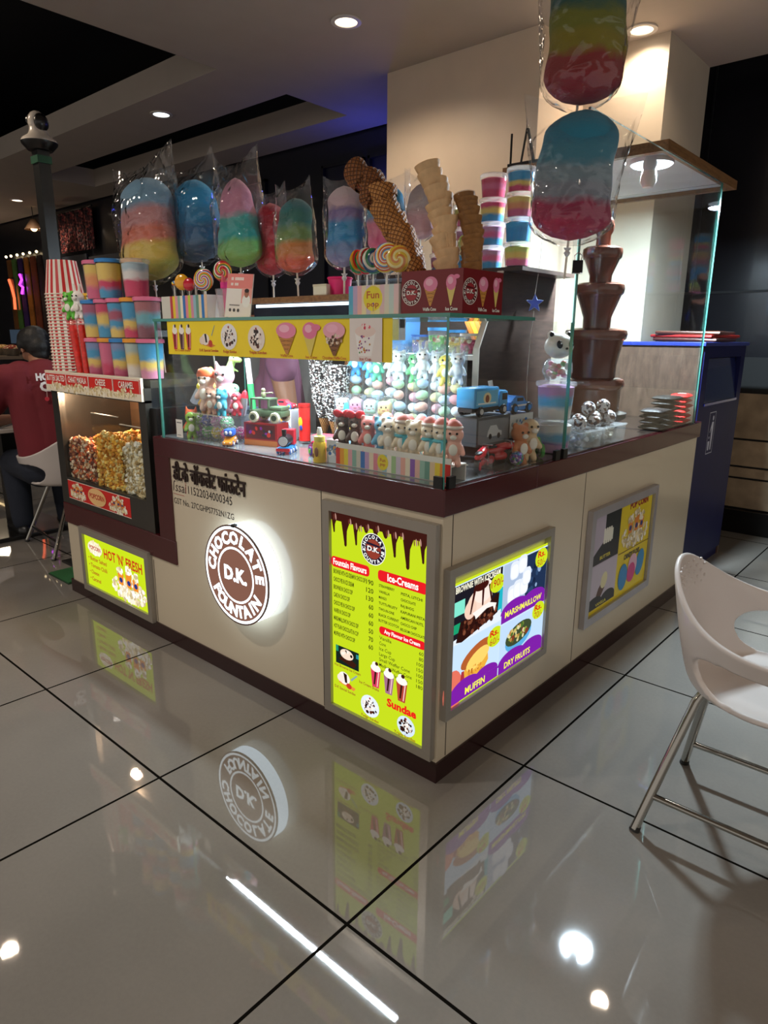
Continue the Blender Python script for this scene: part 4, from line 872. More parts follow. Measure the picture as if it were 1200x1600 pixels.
# acrylic cup with the pink whistle tube, payment card
t = thing('acrylic_cup', 'clear acrylic cup holding the pink tube on the glass top', 'cup', (-1.05, .085, TOP))
b = MB().use(CLEAR('acrylic', '#f8f4f4', 1., milky=.1)); b.lathe([(0, .003), (.03, .003), (.04, .1), (.038, .1), (.028, .005)], 24, cap=False); b.build('cup', t)
t = thing('candy_whistle', 'hot pink candy tube with a clear cap leaning in the acrylic cup', 'candy tube', (-1.045, .08, TOP+.008), rot=(0, -.06, 0))
b = MB().use(M('hot pink plastic', '#e8268c', .3, coat=.3)); b.lathe([(0, 0), (.009, 0), (.010, .09), (.016, .095), (.016, .115), (0, .115)], 16, cap=False); b.build('handle', t)
b = MB().use(M('candy pink', '#f0708a', .5, bump=.5, bs=200)); b.lathe([(.012, .115), (.013, .17), (0, .18)], 14, cap=False); b.build('candy', t)
b = MB().use(CLEAR('tube plastic', '#ffe8e4', 1.)); b.lathe([(.0155, .115), (.0155, .175), (.010, .193), (0, .195)], 16, cap=False); b.build('cap', t)
t = thing('payment_card_stand', 'white and salmon payment card standing upright on the glass top', 'card', (-.955, .055, TOP), .12, rot=(-.12, .06, .12))
b = MB().use(M('white card', '#e8e4dc', .5)); b.box((-.062, 0, 0), (.062, .004, .148)); b.box((-.05, .0, 0), (.05, .05, .004)); b.build('board', t, False)
a = Art(inkf('pay', .4)); a.rect(0, 0, .124, .148, '#efe9e4'); a.rect(.0, .098, .124, .148, '#ee8a84'); a.rect(.075, .05, .124, .1, '#f2a69c'); [a.rect(.02+.0062*q_, .126 if r_ else .108, .0245+.0062*q_, .136 if r_ else .117, WH) for r_, n_ in ((1, 10), (0, 6)) for q_ in range(n_) if q_ != 2]
a.ell(.1, .058, .02, .022, '#f4f4f2'); a.ell(.1, .083, .011, .014, '#a8705a'); a.ell(.1, .092, .011, .007, '#2a1c18'); a.rect(.02, .04, .07, .044, '#8a8480')
for x in (.025, .045, .065): a.ell(x, .025, .006, .006, '#4a4846')
a.build('printed_face', t, False, loc=(-.062, -.0003, 0))
# timber-topped warmer
t = thing('countertop_warmer', 'low steel countertop cabinet with a timber lid on the glass top behind the card', 'warmer', (-.94, .375, TOP))
b = MB().use(WOOD('roof timber', '#6b4a2e', '#9a7248')); b.box((-.30, -.045, .062), (.30, .05, .085), bev=.002); b.build('timber_lid', t, False)
b = MB().use(M('blue steel', '#2a3340', .25, metal=.6)); b.box((-.28, -.035, 0), (.28, .045, .062)); b.build('body', t, False)
b = MB().use(LIT('warmer strip', '#dff0ff', 2.2)); b.box((-.265, -.0365, .048), (.275, -.0352, .059)); b.build('light_strip', t, False)
for nm, lab, x, s, c in (('plastic_tub', 'bright pink plastic tub on the timber lid', -.752, (.04, .03, .05), '#e82a7a'), ('paper_box', 'cream paper box on the timber lid', -.80, (.03, .02, .032), '#e0dcc8'), ('green_tray', 'flat green tray on the timber lid', -.70, (.045, .03, .03), '#4f9a3a')):
    pass
t = thing('plastic_tub', 'bright pink plastic tub on the timber lid of the countertop cabinet', 'tub', (-.79, .40, TOP+.0852))
b = MB().use(M('bright pink', '#e82a7a', .35)); b.lathe([(0, 0), (.036, 0), (.044, .06), (.041, .06), (.034, .004), (0, .004)], 24, cap=False); b.build('body', t); b = MB().use(M('bright pink', '#e82a7a')); b.lathe([(.044, .055), (.048, .06), (.044, .064)], 24, cap=False); b.build('rim', t)
t = thing('paper_box', 'small cream paper box on the timber lid left of the pink tub', 'box', (-.83, .345, TOP+.0852)); b = MB().use(M('cream card', '#e0dcc8', .6)); b.box((-.035, -.01, 0), (.035, .01, .038), bev=.002); b.build('carton', t, False); b = MB().use(M('cream flap', '#cfc9b0', .6)); b.box((-.035, -.0112, .03), (.035, -.0102, .038)); b.build('flap', t, False)

# ------------------------------------------------------------------ maroon cone box and its cones
MRN = '#7c1a20'
t = thing('cone_box', 'maroon CHOCOLATE FOUNTAIN cone box on the front right corner of the glass top', 'box', (-.103, .15, TOP))
b = MB().use(M('maroon card', MRN, .35)); w2, d2, hh = .103, .095, .112
b.box((-w2, -d2, 0), (w2, d2, .003)); b.box((-w2, -d2, .003), (w2, -d2+.003, hh)); b.box((-w2, d2-.003, .003), (w2, d2, hh)); b.box((-w2, -d2+.003, .003), (-w2+.003, d2-.003, hh)); b.box((w2-.003, -d2+.003, .003), (w2, d2-.003, hh))
b.box((-w2+.003, -d2+.003, hh-.006), (w2-.003, d2-.003, hh-.003)); b.build('carton', t, False)
for rot, loc, W_ in ((0, (-w2, -d2-.0004, 0), 2*w2), (PI/2, (w2+.0004, -d2, 0), 2*d2)):
    a = Art(inkf('conebox', .3)); a.rect(0, 0, W_, hh, MRN); dk_logo(a, W_*.17, hh*.5, hh*.3, '#5c1218', '#a83038')
    a.cone(W_*.49, hh*.18, hh*.68, W_*.2, '#f08fb4', '#d89a4a', '#9a6428'); a.cone(W_*.82, hh*.18, hh*.7, W_*.14, '#ee86ac', '#ecd67a'); a.ell(W_*.9, hh*.82, W_*.05, hh*.05, '#ee86ac')
    a.text('Waffle Cone', W_*.37, hh*.07, hh*.075, WH, w=W_*.22, bold=.03); a.text('Ice Cone', W_*.74, hh*.07, hh*.075, WH, w=W_*.19, bold=.03)
    a.build('printed_face', t, False, loc=loc, rot=(0, 0, rot))
WAF = WAFFLE('waffle bake', '#6a3818', '#c98a48', 15, 5.); WAFD = WAFFLE('dark waffle bake', '#45240f', '#94592a', 15, 5.)
def cone_mesh(kind):
    if kind in ('waffle', 'dark'):
        b = MB().use(WAF if kind == 'waffle' else WAFD); n = 26; prof = [(.006, 0), (.04, .135)]
        def P(u, v):
            a = u*2*PI; r = .006+.029*v+.007*v**6; z = .135*v+(.012*math.sin(a+.6)*v**3); k = 1+.03*math.sin(2*a)*v
            return (r*k*math.cos(a), r*k*math.sin(a), z)
        b.grid(P, n, 6, True)
        def P2(u, v):
            a = u*2*PI; r = .042-.006*v; k = 1+.03*math.sin(2*a)*(1-v); z = .135*(1-v*.25)+(.012*math.sin(a+.6))*(1-v)
            return (r*k*math.cos(a)-0, r*k*math.sin(a), z)
        b.grid(P2, n, 2, True); return b.mesh('waffle_cone')
    b = MB().use(M('wafer', '#ecc493', .65, var=.12, vs=30, bump=.4, bs=70) if kind == 'wafer' else M('brown wafer', '#9a6a34', .6, var=.15, vs=30, bump=.5, bs=80))
    b.lathe([(0, .002), (.017, .0), (.023, .062), (.0245, .075), (.029, .082), (.0355, .098), (.0375, .108), (.034, .109), (.030, .075), (.021, .06), (.015, .004)], 26, cap=False)
    for k in range(9):
        a = 2*PI*k/9; b.cyl((.0175*math.cos(a), .0175*math.sin(a), .004), (.0245*math.cos(a), .0245*math.sin(a), .062), .0018, None, 6)
    return b.mesh('wafer_cone')
def cone_stack(kind, n, p0, p1, name, lab, group, jit=.05, sc=1., sd=1):
    me = cone_mesh(kind); rd = random.Random(sd); p0, p1 = Vector(p0), Vector(p1)
    q0 = Vector((0, 0, 1)).rotation_difference((p1-p0).normalized())
    for i in range(n):
        f = i/(n-1); bend = Vector((.012*math.sin(f*PI), 0, 0)); o = put(me, name, None, p0.lerp(p1, f)+bend, None, lab % ordinal(n-1-i), 'ice cream cone', group)
        o.rotation_mode = 'QUATERNION'; o.rotation_quaternion = q0 @ Euler((rd.uniform(-jit, jit), rd.uniform(-jit, jit), rd.uniform(0, 6))).to_quaternion(); o.scale = (sc, sc, sc)
cone_stack('dark', 7, (-.298, .135, 1.625), (-.362, .135, 1.69), 'waffle_cone', '%s dark waffle cone of the leaning stack top', 'leaning stack of waffle cones', .10, .95, 5)
cone_stack('waffle', 11, (-.188, .135, 1.392), (-.295, .135, 1.60), 'waffle_cone', '%s golden waffle cone of the leaning stack in the maroon box', 'leaning stack of waffle cones', .11, 1., 2)
cone_stack('wafer', 13, (-.083, .13, 1.42), (-.150, .13, 1.665), 'wafer_cone', '%s pale wafer cone of the tall middle stack in the maroon box', 'tall stack of wafer cones', .10, .94, 3)
cone_stack('brown', 17, (-.036, .165, 1.41), (-.068, .165, 1.60), 'wafer_cone', '%s brown cone in the wrapped stack at the right of the maroon box', 'wrapped stack of brown cones', .05, .78, 4)
t = thing('cone_sleeve', 'clear sleeve around the brown cone stack in the maroon box', 'plastic sleeve', (-.036, .165, 1.40), rot=(0, -.165, 0))
b = MB().use(CLEAR('cellophane', '#fbfbfd', 1.)); b.lathe([(0, 0), (.028, .006), (.034, .26), (.028, .29), (0, .294)], 20, cap=False); b.build('film', t)
# ================================================================== REAR UNIT INSIDE THE KIOSK
DW = WOOD('dark walnut', '#2c211c', '#42332b', .4, (1, 1, 6))
t = thing('back_cabinet', 'dark walnut shelf unit with white edging behind the display case', 'cabinet', (-.85, 1.12, 0))
def W(*a): return (a[0]+.85, a[1]-1.12, a[2])
b = MB().use(DW); sl = [(.81, 0), (1.4, 0), (1.4, 1.565), (.96, 1.565), (.81, 1.27)]
b.prism([(y-1.12, z) for y, z in sl], -.465+.85, -.445+.85, 'YZ'); b.prism([(y-1.12, z) for y, z in sl], -1.37+.85, -1.35+.85, 'YZ')
b.box(W(-1.35, 1.36, 0), W(-.465, 1.38, 1.565)); b.box(W(-1.37, .96, 1.565), W(-.36, 1.395, 1.58)); b.box(W(-1.35, .83, 0), W(-.465, 1.36, .86)); b.build('carcass', t, False)
b = MB().use(M('white edging', '#e2dccf', .4)); b.prism([(.806-1.12, .86), (.812-1.12, .86), (.812-1.12, 1.27), (.962-1.12, 1.565), (.954-1.12, 1.567), (.806-1.12, 1.272)], -.468+.85, -.442+.85, 'YZ'); b.build('edging', t, False)
b = MB().use(M('white shelf board', '#dcdad4', .35)); b.box(W(-1.35, .83, 1.225), W(-.465, 1.36, 1.243)); b.build('shelf', t, False)
lamp('shelf_light', 'AREA', (-1.0, .98, 1.54), 10, COOL, .9, (0, 0, 0), size_y=.05)
t = thing('white_panel', 'pale blue-white board standing behind the vendor and the toys', 'board', (-2.1, 1.08, 0)); b = MB().use(M('pale board', '#cfdde4', .35)); b.box((-.11, 0, 0), (.68, .012, 1.24)); b.build('board', t, False); b = MB().use(M('board trim', '#9fb0b8', .35)); b.box((-.11, -.004, 1.24), (.68, .016, 1.25)); b.build('trim', t, False)
# jars and boxes on the white shelf
SH = 1.2435
def jar(x, y, r, h, c, lidc, label):
    t = thing('storage_jar', label, 'jar', (x, y, SH), 0, 'jars on the white shelf')
    b = MB().use(CLEAR('jar plastic', '#f0f8ff', 1., milky=.15)); b.lathe([(0, 0), (r, .002), (r, h*.9), (0, h*.9)], 20, cap=False); b.build('jar', t)
    b = MB().use(KERNELS('mix '+c, [c, '#e8d8b0', '#a05a3a', c], 60)); b.lathe([(0, .004), (r*.93, .004), (r*.93, h*.7), (0, h*.74)], 18, cap=False); b.build('contents', t)
    b = MB().use(M('jar lid '+lidc, lidc, .35)); b.lathe([(0, h), (r*1.04, h), (r*1.04, h*.88), (0, h*.88)], 20, cap=False); b.build('lid', t)
jar(-.80, 1.02, .045, .11, '#5fae4a', '#3f8fd0', 'storage jar with green sweets and a blue lid on the white shelf')
jar(-.70, 1.02, .042, .10, '#d8b84a', '#3f8fd0', 'storage jar with yellow sweets and a blue lid on the white shelf')
jar(-.60, .97, .038, .085, '#c83a5a', '#e8e4e0', 'storage jar with red sweets and a white lid at the end of the white shelf')
jar(-.9, 1.03, .045, .08, '#8a7ab8', '#2f5fa8', 'squat storage jar with purple sweets at the left of the jar row')
for x, c, h, lab in ((-1.05, '#4f86b8', .14, 'blue plastic crate on the white shelf behind the light tube'), (-1.22, '#3a68a0', .15, 'dark blue plastic crate at the left of the white shelf')):
    t = thing('storage_crate', lab, 'crate', (x, 1.05, SH)); b = MB().use(M('crate '+c, c, .3)); 
    b.prism([(-.07, 0), (.07, 0), (.078, h), (-.078, h)], -.06, .06); b.build('tub', t, False); b = MB().use(M('crate lid', '#8fb8d8', .3)); b.box((-.083, -.065, h), (.083, .065, h+.012), bev=.003); b.build('lid', t, False)
for i, (x, c) in enumerate(((-.66, '#d8742c'), (-.635, '#e0b83c'), (-.61, '#c8843c'))):
    t = thing('snack_packet', '%s tilted snack packet behind the jars on the white shelf' % ('orange', 'yellow', 'tan')[i], 'packet', (x+.04, 1.12, SH+.012), rot=(0, -.5, 0)); b = MB().use(M('packet '+c, c, .3)); b.box((-.012, -.05, 0), (.012, .05, .15), bev=.008); b.build('pouch', t); b = MB().use(M('packet seal', '#d8d0c0', .3)); b.box((-.004, -.05, .15), (.004, .05, .165)); b.build('seal', t, False)
# candy floss tubs stacked on the rear unit
GR = 'candy floss tubs stacked on the walnut unit'
TB = 1.581
for cx, cy_, fl, wh in ((-.405, .99, ['q', 'm', 'n', 'f'], 'right-hand'), (-.545, 1.02, ['p', 'p', 't', 'o'], 'middle'), (-.70, 1.06, ['m', 'p', 'q'], 'left-hand'), (-.85, 1.1, ['p', 'n'], 'shortest')):
    for i, f in enumerate(fl):
        tub((cx, cy_, TB+i*.0885), f, 'clear', '%s candy floss tub of the %s column stacked behind the cone box' % (ordinal(len(fl)-1-i), wh), .052, .088, GR)
t = thing('easel_stand', 'small black metal easel on a timber block at the left of the cabinet roof', 'stand', (-.64, 1.37, 2.04))
b = MB().use(BLKM); b.box((-.06, -.01, 0), (.09, .10, .014)); b.build('tray', t, False)
for p, q in (((-.05, 0, .014), (-.05, 0, .135)), ((-.01, .02, .014), (.012, .02, .15)), ((.05, .02, .014), (.016, .02, .15)), ((.02, .09, .014), (.014, .03, .15))):
    b = MB().use(BLKM); b.cyl(p, q, .005, None, 8); b.build('rod', t)
t = thing('star_ornament', 'blue five-pointed star ornament hanging on a white cord inside the glass cabinet', 'ornament', (-.395, 1.13, 1.45), 0.72)
b = MB().use(M('star blue', '#3a5fe0', .25, coat=.5)); b.prism([((.036 if k % 2 == 0 else .015)*math.sin(k*PI/5), (.036 if k % 2 == 0 else .015)*math.cos(k*PI/5)) for k in range(10)], -.004, .004); b.build('star', t, False)
b = MB().use(M('star rim', '#a8c0f8', .25)); b.tube([(((.037 if k % 2 == 0 else .016)*math.sin(k*PI/5)), -.004, (.037 if k % 2 == 0 else .016)*math.cos(k*PI/5)) for k in range(10)], .0018, 6, True); b.build('rim', t)
b = MB().use(M('white cord', '#e4e2dc', .5)); b.tube([(.0, .0, .034), (.012, 0, .15), (.02, 0, .3), (.01, 0, .45), (.02, .26, .575)], .0016, 6); b.tube([(0, 0, -.03), (-.008, 0, -.12), (-.012, 0, -.3), (-.006, 0, -.45)], .0016, 6); b.build('cord', t)

# ================================================================== CHOCOLATE FOUNTAIN
CH = M('flowing chocolate', '#7a4a3a', .16, coat=.7, var=.03); CHD = M('chocolate curtain', '#6a3d2f', .2, coat=.6, var=.04)
t = thing('chocolate_fountain', 'tall four-tier chocolate fountain standing inside the glass cabinet', 'chocolate fountain', (-.215, 1.34, CT+.001))
b = MB().use(M('fountain steel', '#8d8f92', .25, metal=.9)); b.lathe([(0, 0), (.12, 0), (.12, .05), (.15, .07), (.152, .09), (.145, .09), (.13, .075), (0, .07)], 40, cap=False); b.build('basin', t)
for i, (z0, z1, r0, r1) in enumerate(((.07, .225, .118, .130), (.235, .425, .093, .124), (.43, .605, .056, .098), (.605, .745, .044, .078))):
    # falling curtain below a rolled rim
    b = MB().use(CHD); b.lathe([(r0, z0), (r0*1.02, z0+(z1-z0)*.3), (r1*.93, z1-.03), (r1*.97, z1-.02)], 44, cap=False); b.build('chocolate_curtain', t)
    b = MB().use(CH); b.lathe([(r1*.95, z1-.034), (r1*1.0, z1-.028), (r1*1.03, z1-.012), (r1*1.0, z1+.004), (r1*.85, z1+.012), (r1*.4, z1+.016), (0, z1+.016)], 44, cap=False); b.build('tier', t)
b = MB().use(CH); b.lathe([(.03, .755), (.028, .80), (.036, .815), (.040, .835), (.034, .86), (.018, .872), (0, .875)], 30, cap=False); b.build('crown', t)

# ================================================================== INSIDE THE RIGHT-HAND CASE
def wheels(t, pts, r, w, col='#141414', hub='#c8c8c8', axis=(0, 1, 0)):
    for p in pts:
        b = MB().use(M('tyre '+col, col, .6)); n = 24; q = Vector(axis)
        b.lathe([(0, -w/2), (r*.9, -w/2), (r, -w/2+.003), (r, w/2-.003), (r*.9, w/2), (0, w/2)], 22, (0, 0, 0), axis, cap=False)
        b.use(M('hub '+hub, hub, .3)); b.lathe([(0, -w/2-.002), (r*.55, -w/2-.002), (r*.55, w/2+.002), (0, w/2+.002)], 14, (0, 0, 0), axis, cap=False); b.build('wheel', t, loc=p)
def car(name, label, loc, rz, L, col, glass='#1a2430', wheel='#141414', hub='#c8c8c8', s=1., prof=None, group='toy vehicles in the glass case', stripe=None):
    """toy car pointing +x: profiled body, cabin glass, four wheels"""
    t = thing(name, label, 'toy car', loc, rz, group); h = L*.3; w = L*.42; wr = L*.12
    prof = prof or [(-.5, .12), (.5, .12), (.5, .30), (.42, .36), (.2, .42), (.08, .62), (-.25, .64), (-.4, .45), (-.5, .42)]
    b = MB().use(M('car paint '+col, col, .2, coat=.6)); pts = [(x*L, z*L*.62) for x, z in prof]; b.prism(pts, -w/2, w/2)
    bmesh.ops.bevel(b.bm, geom=[e for e in b.bm.edges], offset=L*.018, segments=2, affect='EDGES'); b.build('body', t, loc=(0, 0, 0))
    b = MB().use(M('car glass '+glass, glass, .1, coat=.5)); b.box((-.2*L, -w/2-.001, .45*.62*L), (.06*L, w/2+.001, .57*.62*L)); b.prism([(.1*L, .45*.62*L), (.19*L, .43*.62*L), (.1*L, .58*.62*L)], -w*.4, w*.4); b.build('windows', t, False)
    if stripe: b = MB().use(M('car paint '+stripe, stripe, .25, coat=.5)); b.box((-.45*L, -w/2-.0015, .27*.62*L), (.42*L, w/2+.0015, .33*.62*L)); b.build('stripe', t, False)
    b = MB().use(M('headlamp', '#f4f0d8', .15)); b.ball((.495*L, -w*.3, .27*.62*L), L*.03, None, 8, 6); b.ball((.495*L, w*.3, .27*.62*L), L*.03, None, 8, 6); b.build('headlamps', t)
    wheels(t, [(x*L, y*w*.48, wr) for x in (-.3, .3) for y in (-1, 1)], wr, w*.18, wheel, hub); return t
C1 = CT+.0006
def prodbox(name, label, loc, rz, w, d, h, col, art=None, cat='box'):
    t = thing(name, label, cat, loc, rz); b = MB().use(M('carton '+col, col, .4)); b.box((-w/2, -d/2, 0), (w/2, d/2, h), bev=.0015); b.build('carton', t, False)
    if art:
        a = Art(inkf('prod', .3)); art(a, w, h); a.build('printed_face', t, False, loc=(-w/2, -d/2-.0004, 0))
    return t
def art_car(a, w, h): a.rect(0, 0, w, h, '#4a4e54'); a.rect(w*.04, h*.08, w*.96, h*.9, '#7a8088'); a.poly([(w*.3, h*.3), (w*.75, h*.3), (w*.75, h*.45), (w*.65, h*.5), (w*.58, h*.68), (w*.4, h*.68), (w*.33, h*.5)], '#c8ccd0'); a.ell(w*.4, h*.3, h*.1, h*.1, '#1c1c20'); a.ell(w*.66, h*.3, h*.1, h*.1, '#1c1c20')
def art_mix(a, w, h): a.rect(0, 0, w, h, '#d8dde2'); a.blobs(w*.5, h*.5, w*.4, h*.3, 18, h*.12, ['#3a76c0', '#d8a04a', '#8a9aa8', '#f2f2f0'], 4)
t = prodbox('toy_car_box', 'grey boxed toy car under the blue toy truck', (-.125, .37, CT+.07), PI/2, .19, .08, .09, '#55595f', art_car)
t = prodbox('toy_carton', 'dark carton with red base under the grey boxed toy car', (-.125, .37, C1), PI/2, .17, .075, .069, '#3c1c20')
t = prodbox('toy_box', 'white and blue toy box under the blue sports car', (-.14, .575, CT+.075), PI/2, .15, .07, .075, '#c8ced6', art_mix); t = prodbox('toy_carton', 'dark purple carton below the white and blue toy box', (-.14, .575, C1), PI/2, .15, .07, .074, '#2c2048')
# truck
t = thing('toy_truck', 'light blue toy truck on top of the grey boxed toy car', 'toy truck', (-.125, .37, CT+.161), PI/2, 'toy vehicles in the glass case')
TB_ = M('truck blue', '#3f9fdc', .25, coat=.5)
b = MB().use(TB_); b.box((-.105, -.034, .026), (.035, .034, .088), bev=.006); b.build('cargo_body', t); b = MB().use(TB_); b.box((.042, -.032, .02), (.095, .032, .075), bev=.01); b.build('cab', t)
a = Art(inkf('truck', .3)); a.rect(0, 0, .12, .045, '#6fc0e8'); a.ell(.06, .022, .022, .017, '#f2e2b0'); a.ell(.06, .02, .011, .012, '#8a4a2c'); a.rect(.01, .004, .11, .008, '#f4f4f0'); a.build('side_print', t, False, loc=(-.095, -.0345, .034))
b = MB().use(M('car glass #1a2430', '#1a2430', .1)); b.box((.055, -.0325, .045), (.085, .0325, .066)); b.build('cab_window', t, False)
b = MB().use(M('chassis', '#1c1c20', .5)); b.box((-.105, -.026, .014), (.09, .026, .026)); b.build('chassis', t, False)
wheels(t, [(x, y, .016) for x in (-.07, .062) for y in (-.032, .032)], .016, .012)
car('toy_sports_car', 'blue and white toy sports car on top of the white and blue toy box', (-.14, .575, CT+.1506), PI/2, .15, '#2f8ae0', hub='#2f8ae0', stripe='#e8ecf0')
# monster truck
t = car('toy_monster_truck', 'lime green toy monster truck with big wheels near the tall glass edge', (-.085, .615, CT+.03), 2.35, .105, '#5fb82c', stripe='#d8342c', wheel='#2f8a2c')
for ch in list(t.children):
    if ch.name.startswith('wheel'): ch.scale = (2., 1.6, 2.); ch.location = ch.location+Vector((0, .006 if ch.location.y > 0 else -.006, -.016))
# motorcycles
def bike(loc, rz, col, label):
    t = thing('toy_motorcycle', label, 'toy motorcycle', loc, rz, 'red toy motorcycles')
    wheels(t, [(-.045, 0, .024), (.05, 0, .024)], .024, .014, '#161618', col)
    t2 = blob_mesh('body', [((-.05, 0, .05), .010, (-.01, 0, .052), .014), ((-.01, 0, .055), .016, (.02, 0, .062), .013), ((.02, 0, .06), .012, (.045, 0, .062), .012), ((-.02, 0, .03), .013, (.015, 0, .03), .013)], [M('bike paint '+col, col, .2, coat=.6)], .003, 2); put(t2, 'body', t)
    b = MB().use(M('bike fork', '#b8b8bc', .25, metal=.8)); b.cyl((.05, .009, .024), (.036, .009, .075), .0025, None, 8); b.cyl((.05, -.009, .024), (.036, -.009, .075), .0025, None, 8); b.cyl((.032, -.025, .078), (.032, .025, .078), .003, None, 8); b.build('fork_and_handlebar', t)
    b = MB().use(M('bike seat', '#161618', .5)); b.ball((-.035, 0, .062), (.026, .010, .005)); b.build('seat', t)
bike((-.06, .27, C1), 1.9, '#c8202c', 'red toy motorcycle nearest the right-hand glass, right of the corner')
bike((-.075, .40, C1), 1.3, '#b81c28', 'red toy motorcycle behind the first one under the boxed car')
bike((-.13, .215, C1), 2.4, '#d8d8dc', 'white toy motorcycle beside the glass corner')
critter('toy_figure', '#c87a4a', (-.05, .475, CT+.032), 'orange-brown squat toy figure between the motorcycle and monster truck', 1.2, 1.9, 'round', 'toy figure')
critter('toy_figure', '#e2c49a', (-.055, .545, CT+.040), 'tan-headed toy figure with red body beside the monster truck', 1.1, 2., 'none', 'toy figure')
b = MB(); t = thing('toy_ball', 'glittery blue and green toy ball on the case floor by the motorcycles', 'toy ball', (-.035, .435, CT+.024)); b.use(KERNELS('glitter ball', ['#3a8ac8', '#5fb05a', '#e8d8f0', '#8a5ab8'], 130)).ball((0, 0, 0), .023); b.build('ball', t)
# panda jar on two tubs
tub((-.084, .765, C1), 's', 'clear', 'lower pink, blue and white floss tub behind the right-hand glass', .066, .118, 'tubs under the panda jar'); tub((-.084, .765, CT+.1195), 'r', 'clear', 'upper pink, blue and white floss tub carrying the panda jar', .066, .132, 'tubs under the panda jar')
t = thing('panda_jar', 'white panda-headed sweet jar standing on the upper floss tub', 'sweet jar', (-.084, .765, CT+.253), 1.0)
b = MB().use(CLEAR('jar plastic', '#f0f8ff', 1., milky=.1)); b.lathe([(0, 0), (.04, .002), (.053, .03), (.05, .06), (.035, .075), (0, .075)], 26, cap=False); b.build('jar', t)
rd = random.Random(3)
for i in range(26):
    a_, q = rd.uniform(0, 6.28), math.sqrt(rd.random())*.037; b = MB().use(M('sweet '+['#f08a7a', '#f4c8b0', '#e8e0d0', '#8fc87a', '#f0a0b0'][i % 5], ['#f08a7a', '#f4c8b0', '#e8e0d0', '#8fc87a', '#f0a0b0'][i % 5], .5)); b.ball((q*math.cos(a_), q*math.sin(a_), .012+.05*(i/26)), (.011, .009, .009), (rd.random()*3, 0, 0), 8, 6); b.build('sweet', t)
put(blob_mesh('panda_head', [((0, 0, .118), (.052, .048, .043)), ((-.034, 0, .155), (.014, .009, .014)), ((.034, 0, .155), (.014, .009, .014)), ((0, -.042, .105), (.016, .012, .011))], [M('panda white', '#ece9e2', .35, coat=.3)], .004, 3), 'head', t)
b = MB().use(M('eye black', '#120e10', .2)); 
for s in (-1, 1): b.ball((s*.021, -.042, .123), (.011, .007, .014), (0, s*.4, 0)); b.ball((s*.034, -.006, .156), (.009, .007, .009))
b.ball((0, -.054, .110), (.005, .004, .004)); b.build('face_marks', t)
b = MB().use(M('eye white', '#f4f4f2', .2)); b.ball((-.019, -.0485, .127), .003, None, 8, 6); b.ball((.023, -.0485, .127), .003, None, 8, 6); b.build('eye_shine', t)
# trays, wrapped balls, packets toward the fountain
def tray(loc, w, d, h, label, fill):
    t = thing('clear_tray', label, 'tray', loc, PI/2, 'clear plastic trays on the right-hand counter'); b = MB().use(CLEAR('tray plastic', '#f4f6f6', 1., milky=.22)); 
    b.prism([(-w/2*.9, 0), (w/2*.9, 0), (w/2, h), (-w/2, h)], -d/2, d/2); b.build('tray', t, False); b = MB().use(CLEAR('tray lid', '#ffffff', 1., milky=.3)); b.box((-w/2-.004, -d/2-.004, h), (w/2+.004, d/2+.004, h+.005)); b.build('lid', t, False)
    b = MB(); rd = random.Random(int(w*1000+d*777))
    for i in range(34): b.use(M('nibble '+fill[i % len(fill)], fill[i % len(fill)], .5)); b.ball((rd.uniform(-.4, .4)*w, rd.uniform(-.38, .38)*d, .012+rd.random()*(h-.02)), (.016, .013, .009), (rd.random(), rd.random(), rd.random()*3), 8, 6)
    b.build('contents', t, kind='stuff')
tray((-.08, .955, C1), .17, .12, .06, 'clear tray of pale sweets beside the panda tubs', ['#dfe4e6', '#a8c0c8', '#c8d8d0', '#e8e0d8']); tray((-.08, 1.155, C1), .2, .13, .062, 'clear tray of cream wafers in front of the fountain', ['#e0d8c8', '#d0c8bc', '#ece6dc']); 
GBALL = 'foil wrapped balls on the clear trays'
for i, (x, y, z) in enumerate(((-.05, .905, .0), (-.085, .965, .0), (-.05, 1.015, .0), (-.07, 1.085, 0), (-.045, 1.15, 0), (-.085, 1.2, 0), (-.065, 1.0, .045), (-.06, 1.12, .045))):
    zz = (CT+.066 if y < 1.05 else CT+.068)+.0295+z
    t = thing('wrapped_ball', 'film-wrapped speckled chocolate ball, number %s along the clear trays from the panda tubs' % ('one', 'two', 'three', 'four', 'five', 'six', 'seven on top', 'eight on top')[i], 'sweet', (x, y, zz), i*.8, GBALL)
    b = MB().use(KERNELS('ball coat', ['#4a4450', '#f0eeee', '#8a6a5c', '#e8e2e2'], 75)); b.ball((0, 0, 0), .027, None, 14, 10); b.build('ball', t)
    b = MB().use(CLEAR('ball film', '#ffffff', .25, .1)); b.ball((0, 0, 0), .0292, None, 14, 10); b.lathe([(.002, .028), (.016, .045)], 12, (0, 0, 0), (.3, .2, 1), cap=False); b.build('wrapper', t)
def packet(loc, rz, col, label, group, w=.13, d=.09, h=.022, acc='#e8c83c'):
    t = thing('snack_packet', label, 'packet', loc, rz, group); b = MB().use(M('foil '+col, col, .5, spec=.3, bump=.5, bs=60))
    def P(u, v):
        x, y = (u-.5)*w, (v-.5)*d; return (x, y, h/2+h*.5*(max(0, 1-(2*u-1)**4)*max(0, 1-(2*v-1)**4))**.5)
    b.grid(P, 14, 10)
    def P2(u, v):
        x, y = (u-.5)*w, (v-.5)*d; return (x, y, h/2-h*.5*(max(0, 1-(2*u-1)**4)*max(0, 1-(2*v-1)**4))**.5)
    b.grid(P2, 14, 10); b.build('pouch', t)
    b = MB().use(M('foil accent '+acc, acc, .3)); b.ball((.02, 0, h*.93), (.025, .022, .003)); b.build('print', t)
